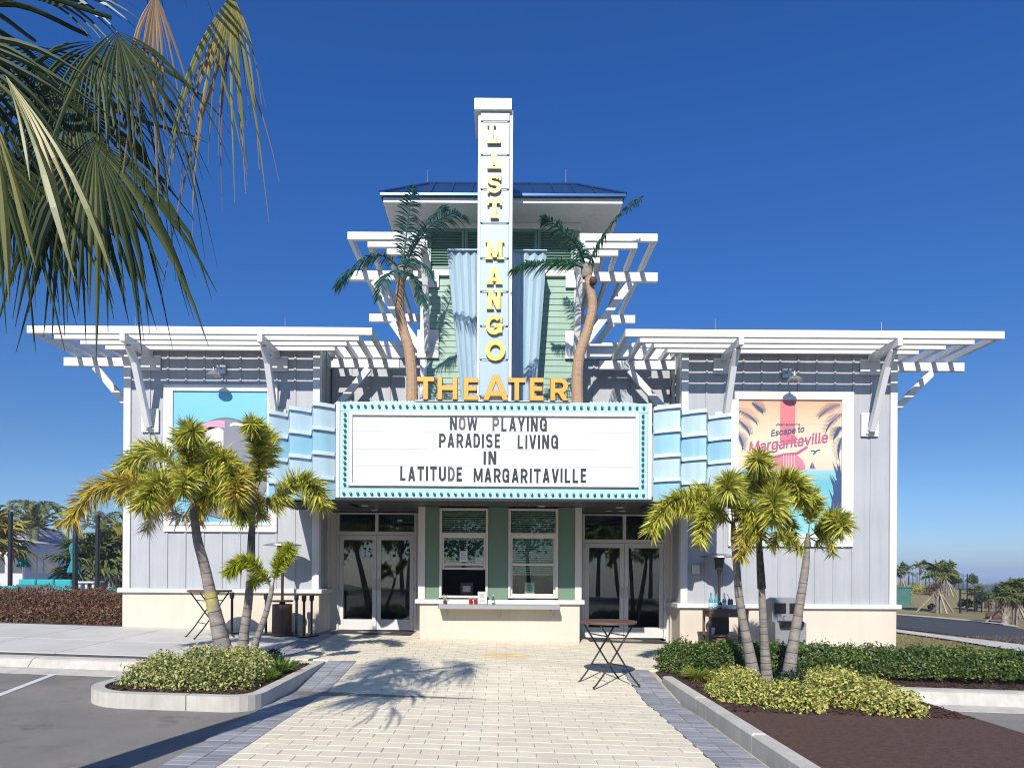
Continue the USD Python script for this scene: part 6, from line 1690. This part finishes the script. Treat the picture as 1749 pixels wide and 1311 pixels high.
def chair(label, px0, px1, D, mat):
    x0, x1 = PX(px0, 1000, D), PX(px1, 1000, D)
    t = Thing('slat_chair', label, 'chair', ((x0 + x1) / 2, D, .12), 'slatted terrace chairs')
    for x in (x0, x1 - .05):
        t.part('leg', MB().bar((x + .025, D, .12), (x + .025, D - .08, .92), .05, .05), mat); t.part('leg', MB().bar((x + .025, D + .6, .12), (x + .025, D + .55, .65), .05, .05), mat)
        t.part('armrest', MB().box(x, x + .05, D, D + .6, .65, .68), mat)
    for k in range(4): t.part('back_slat', MB().box(x0 + .05, x1 - .05, D - .05, D - .02, .50 + k * .11, .58 + k * .11), mat)
    t.part('seat', MB().box(x0 + .05, x1 - .05, D, D + .58, .45, .50), mat)


chair('pale slatted chair left of the thick post', 60, 86, 23.2, 'lamp_grey')
chair('grey slatted chair right of the thick post', 140, 172, 22.7, 'teal_wicker')
wt = Thing('white_bar', 'small white bar counter behind the grey chair', 'counter', (PX(148, 990, 28), 28, .12))
a, b = PX(134, 990, 28), PX(160, 990, 28)
wt.part('counter_top', MB().box(a - .05, b + .05, 27.9, 28.7, .98, 1.04), 'white_plastic')
for x in (a, (a + b) / 2 - .04, b - .08): wt.part('panel_post', MB().box(x, x + .08, 28, 28.08, .12, .979), 'white_plastic')
wt.part('front_panel', MB().box(a + .001, b - .001, 28.09, 28.12, .12, .55), 'white_plastic')


def fence(label, p0, p1, h, step, group=None, t_=.02):
    p0, p1 = np.array(p0, float), np.array(p1, float); L = np.linalg.norm(p1 - p0); n = max(2, int(L / step))
    f = Thing('metal_fence', label, 'fence', p0, group)
    for hh in (.12, h - .15): f.part('rail', MB().bar(p0 + (0, 0, hh), p1 + (0, 0, hh), .03, .04, c=0), 'black_metal')
    np_ = max(2, int(L / 2.2))
    for k in range(np_ + 1):
        q = p0 + (p1 - p0) * k / np_; f.part('fence_post', MB().box(q[0] - .035, q[0] + .035, q[1] - .035, q[1] + .035, q[2] - .2, q[2] + h + .05, 0), 'black_metal')
    m = MB(); k300 = 0
    for k in range(1, n):
        q = p0 + (p1 - p0) * k / n; b_ = MB().box(q[0] - t_ / 2, q[0] + t_ / 2, q[1] - t_ / 2, q[1] + t_ / 2, q[2] + .05, q[2] + h, 0)
        f.part('picket', b_, 'black_metal')


a, b = P(168, 990, 30), P(230, 990, 30); fence('black picket fence between the right lamp post and the theater', (a[0], 30, .12), (b[0], 30, .12), 1.15, .13)
rt = np.random.default_rng(91)


def tree(name, label, loc, h, w, n, size, mat, r, group, trunk=.12, ncl=14, low=.35):
    t = Thing(name, label, 'tree', loc, group); b = np.array(loc, float)
    cl = []
    for k in range(ncl):
        d = unit(r.normal(size=3)); d[2] = abs(d[2]) * .9 - .25; cl.append(b + np.array((d[0] * w * .62, d[1] * w * .62, h * (low + (1 - low) * .52) + d[2] * h * (1 - low) * .55)))
    t.part('trunk', MB().tube(smooth_path([b - (0, 0, .2), b + (r.normal(0, .1), 0, h * .35), b + (r.normal(0, .15), r.normal(0, .1), h * .75)], 10), np.linspace(trunk, trunk * .35, 10), 8), 'trunk_grey', smooth=True)
    for c in cl[:6]: t.part('limb', MB().tube([b + (0, 0, h * .38), (b + (0, 0, h * .45) + c) / 2, c], [trunk * .5, trunk * .35, trunk * .12], 6), 'trunk_grey')
    P_, N_ = [], []
    for c in cl:
        m = n // ncl; d = unit(r.normal(size=(m, 3))); P_.append(c + d * (r.uniform(.3, 1, m) ** .5)[:, None] * w * r.uniform(.30, .48)); N_.append(d + (0, 0, .5))
    v, f, tn = leaf_cloud(np.vstack(P_), unit(np.vstack(N_)), size, r, .55)
    t.part('crown', MB().add(v, f, tn), mat)


GBT = 'trees beyond the pool terrace'
for k, (px, D, h, lab) in enumerate(((205, 60, 5.2, 'dark round tree beyond the theater corner'), (186, 72, 4.6, 'dark tree beyond the right lamp post'), (120, 85, 3.4, 'low dark tree right of the tent'), (-5, 80, 4.0, 'dark tree at the left picture edge beyond the tent'), (150, 95, 3.6, 'low far tree between the lamp posts'), (222, 78, 5.5, 'tall dark tree half hidden by the theater'))):
    q = P(px, 960, D); tree('broad_tree', lab, (q[0], D, .0), h, h * .75, 2600, .22, 'tree_leaf' if k % 2 else 'tree_leaf_pale', rt, GBT)

# ------------------------------------------------------------------ the grounds on the right: lawn, pavement, road, palms, fence
def ground_at(px, py, fn=terrain):
    """The point of the land seen at a pixel of the photograph."""
    k = ((VY - py) * cs + (px - VX) * sn) / F; kx = ((px - VX) * cs - (VY - py) * sn) / F
    D = np.linspace(11, 160, 3000); e = H + k * D - fn(kx * D, D); i = int(np.argmax(e < 0)) if (e < 0).any() else len(D) - 1
    return np.array([kx * D[i], D[i], float(fn(kx * D[i], D[i]))])


def ribbon(pa, pb, fn, off):
    """A strip between two rows of pixels, laid on the land."""
    a = smooth_path(np.array([ground_at(*p) for p in pa]), 40); b = smooth_path(np.array([ground_at(*p) for p in pb]), 40); V, n = [], 6
    for i in range(40):
        for j in range(n + 1):
            p = a[i] * (1 - j / n) + b[i] * j / n; V.append((p[0], p[1], float(fn(p[0], p[1])) + off))
    Fq = [(i * (n + 1) + j, (i + 1) * (n + 1) + j, (i + 1) * (n + 1) + j + 1, i * (n + 1) + j + 1) for i in range(39) for j in range(n)]
    return MB().add(V, Fq), a, b


m, _, _ = ribbon([(1480, 1047), (1535, 1051), (1620, 1058), (1700, 1066), (1745, 1074), (1800, 1086)], [(1480, 1064), (1535, 1073), (1620, 1083), (1700, 1093), (1755, 1100), (1810, 1108)], terrain, .012)
solo('road', m, 'asphalt_dark', kind='structure')
m, a_, b_ = ribbon([(1480, 1045.6), (1535, 1049.4), (1620, 1056.3), (1700, 1064.4), (1738, 1070)], [(1480, 1047), (1535, 1051), (1620, 1058), (1700, 1066), (1740, 1072)], terrain, .05)
solo('road_kerb', m, 'concrete_kerb', kind='structure')
m, _, _ = ribbon([(1480, 1069), (1535, 1076), (1620, 1087), (1700, 1096), (1760, 1104)], [(1480, 1073), (1535, 1081), (1620, 1093), (1700, 1106), (1775, 1120)], terrain, .03)
solo('pavement', m, 'concrete', kind='structure')
# lawn blades close to the building
rl = np.random.default_rng(101)
n = 26000; gxs = rl.uniform(9.3, 20, n); gys = 12.6 + (rl.uniform(0, 1, n) ** 1.4) * 9; kp = gxs < 9.3 + (gys - 12.2) * 1.9 + 4
gxs, gys = gxs[kp], gys[kp]; bb = np.stack([gxs, gys, terrain(gxs, gys) - .02], 1)
dd = unit(np.stack([rl.normal(0, .6, len(gxs)), rl.normal(0, .6, len(gxs)), np.ones(len(gxs))], 1))
v, f, tn = blades(bb, dd, rl.uniform(.05, .12, len(gxs)), .012, .3, rl, 2)
solo('lawn_grass', MB().add(v, f, tn), 'lawn_blade', 'dry yellow brown lawn beside the right wing', 'grass', kind='stuff')

GPR = 'staked cabbage palms on the lawn'


def palm_at(label, px, py, top_py, seed, stake=True, R=.60, seg=12, nl=18, tr=.14, mat='far_palm_leaf', booted=True):
    p = ground_at(px, py); h = (py - top_py) * p[1] / F
    return sabal('cabbage_palm', label, p, h, R, nl, np.random.default_rng(seed), mat, GPR, trunk_r=tr, booted=booted, seg=seg, stake=stake, elmin=-.1)


palm_at('staked cabbage palm with a pale crossed trunk beside the theater corner', 1603, 1046, 985, 201)
palm_at('cabbage palm near the right edge, shaggy pale trunk', 1716, 1066, 1024, 202, R=.42, nl=18, tr=.13, stake=False)
palm_at('thinner cabbage palm at the very right edge', 1733, 1066, 1014, 203, R=.5, nl=18, tr=.09, booted=False, stake=True)
palm_at('small distant cabbage palm standing alone mid lawn', 1667, 1042, 1018, 204, R=.42, nl=14, tr=.10, stake=False, booted=False)
palm_at('leaning far palm against the theater corner', 1541, 1015, 980, 205, R=.6, nl=12, seg=8, tr=.14, booted=False)
palm_at('far palm behind the staked one, thin trunk', 1618, 1018, 978, 206, R=.6, nl=12, seg=8, tr=.13, booted=False)
palm_at('far palm seen over the fence, left of the staked palm', 1572, 1006, 970, 207, R=.55, nl=10, seg=8, tr=.10, booted=False, stake=False)
palm_at('far palm seen over the fence, right of the staked palm', 1647, 1006, 975, 208, R=.6, nl=10, seg=8, tr=.11, booted=False, stake=False)
GPS = 'shrubs and small trees on the far lawn'
for k, (px, py, h_px, w_px, mat, lab) in enumerate(((1567, 1013, 12, 20, 'yellow_leaf', 'bright yellow shrub before the far fence'), (1632, 1012, 34, 16, 'tree_leaf', 'dark slim young tree before the far fence'), (1660, 1010, 30, 12, 'tree_leaf_pale', 'pale young tree at the end of the far fence'),
                                                  (1649, 1040, 18, 14, 'tree_leaf_pale', 'small grey green shrub mid lawn'), (1679, 1044, 30, 14, 'tree_leaf', 'dark young tree before the right hand fence'), (1592, 1042, 10, 7, 'tree_leaf_pale', 'tiny shrub at the foot of the staked palm'),
                                                  (1745, 1056, 40, 22, 'tree_leaf', 'dark tree at the right picture edge'), (1700, 1038, 14, 40, 'red_hedge_leaf', 'dull reddish far shrubs between the right palms'), (1590, 1008, 10, 16, 'red_hedge_leaf', 'dull red shrub beside the yellow one'))):
    p = ground_at(px, py); sc_ = p[1] / F
    tree('young_tree' if h_px > 25 else 'far_shrub', lab, p, h_px * sc_, w_px * sc_ * .9, 900, .16 if h_px > 25 else .12, mat, rl, GPS, trunk=.05, ncl=8, low=.05 if h_px < 25 else .3)
p = ground_at(1541, 1033); ub = Thing('utility_box', 'green metal utility box at the theater corner', 'utility box', p)
ub.part('box', MB().box(p[0] - .6, p[0] + .55, p[1], p[1] + 1.0, p[2] - .1, p[2] + 1.05, .03), 'utility_green'); ub.part('lid', MB().box(p[0] - .64, p[0] + .59, p[1] - .04, p[1] + 1.04, p[2] + 1.051, p[2] + 1.12, .02), 'utility_green')
a, b = ground_at(1552, 1004), ground_at(1652, 1008); fence('long dark fence along the far edge of the lawn', a, b, 1.5, .35, 'dark fences across the far lawn', .04)
a, b = ground_at(1640, 1046), ground_at(1800, 1052); fence('dark fence behind the right hand palms', a, b, 1.2, .35, 'dark fences across the far lawn', .04)
for k, (px, py, lab) in enumerate(((1588, 1015, 'red brown rock beside the yellow shrub'), (1596, 1016, 'red brown rock nearest the staked palm'), (1702, 1056, 'red brown rock before the right hand fence'))):
    p = ground_at(px, py); mm = trimesh.creation.icosphere(2, 1.0); vv = np.array(mm.vertices); vv = vv * (1 + .5 * (meshkit.noise(vv * 2.1 + k * 9) - .5))[:, None] * np.array((.34, .25, .2)) * (.9 + .2 * k) + p + (0, 0, .1)
    tag(solo('rock', MB().add(vv, mm.faces), 'rock_red', lab, 'rock', 'rocks on the far lawn'))
# a wood that closes the view far away, one mass
wood = MB(); tl_ = None
wr = np.random.default_rng(111); Pw, Nw = [], []
for k in range(900):
    a = wr.uniform(.30, 1.05) if k < 600 else wr.uniform(-1.0, -.45); D = wr.uniform(260, 900) if k < 600 else wr.uniform(120, 300); x = D * math.tan(a); h = wr.uniform(5, 9)
    z = float(terrain(x, D)); d = unit(wr.normal(size=(26, 3))); Pw.append(np.array((x, D, z + h * .55)) + d * np.array((h * .6, h * .6, h * .5))); Nw.append(d)
v, f, tn = leaf_cloud(np.vstack(Pw), np.vstack(Nw), 3.2, wr, .8); solo('far_wood', MB().add(v, f, tn), 'tree_leaf', 'far wood on the plain below the lawn', 'wood', kind='stuff')

# trees and a wall across the car park, behind the viewer: they show in the door glass
GBC = 'trees across the car park'
rz = np.random.default_rng(121)
for k, (x, y, h) in enumerate(((-14, -22, 8.5), (-8.5, -25, 9.5), (-3, -23, 8), (2.5, -26, 10), (8, -22, 8.5), (13, -25, 9), (-20, -24, 9), (19, -23, 9))):
    tree('car_park_tree', 'dark tree across the car park behind the viewer, ' + ['near its left end', 'left of the middle', 'straight behind, left', 'straight behind, tallest', 'right of the middle', 'near the right end', 'farthest left', 'farthest right'][k], (x, y, -.5), h, h * .75, 2600, .38, 'tree_leaf', rz, GBC, trunk=.2)

# ------------------------------------------------------------------ haze over the distance
usdkit.material(stage, '/World/Looks/haze_air', {'v': ('principled_volume', {'color': (.80, .88, 1.0), 'density': HAZE, 'anisotropy': 0.2})}, [], volume='v.volume')
MADE['haze_air'] = UsdShade.Material.Get(stage, '/World/Looks/haze_air')
if HAZE > 0: solo('haze', MB().box(-2500, 2500, -400, 4200, -18.5, 14, 0), 'haze_air', 'thin bluish haze over the distance', 'haze', kind='stuff')
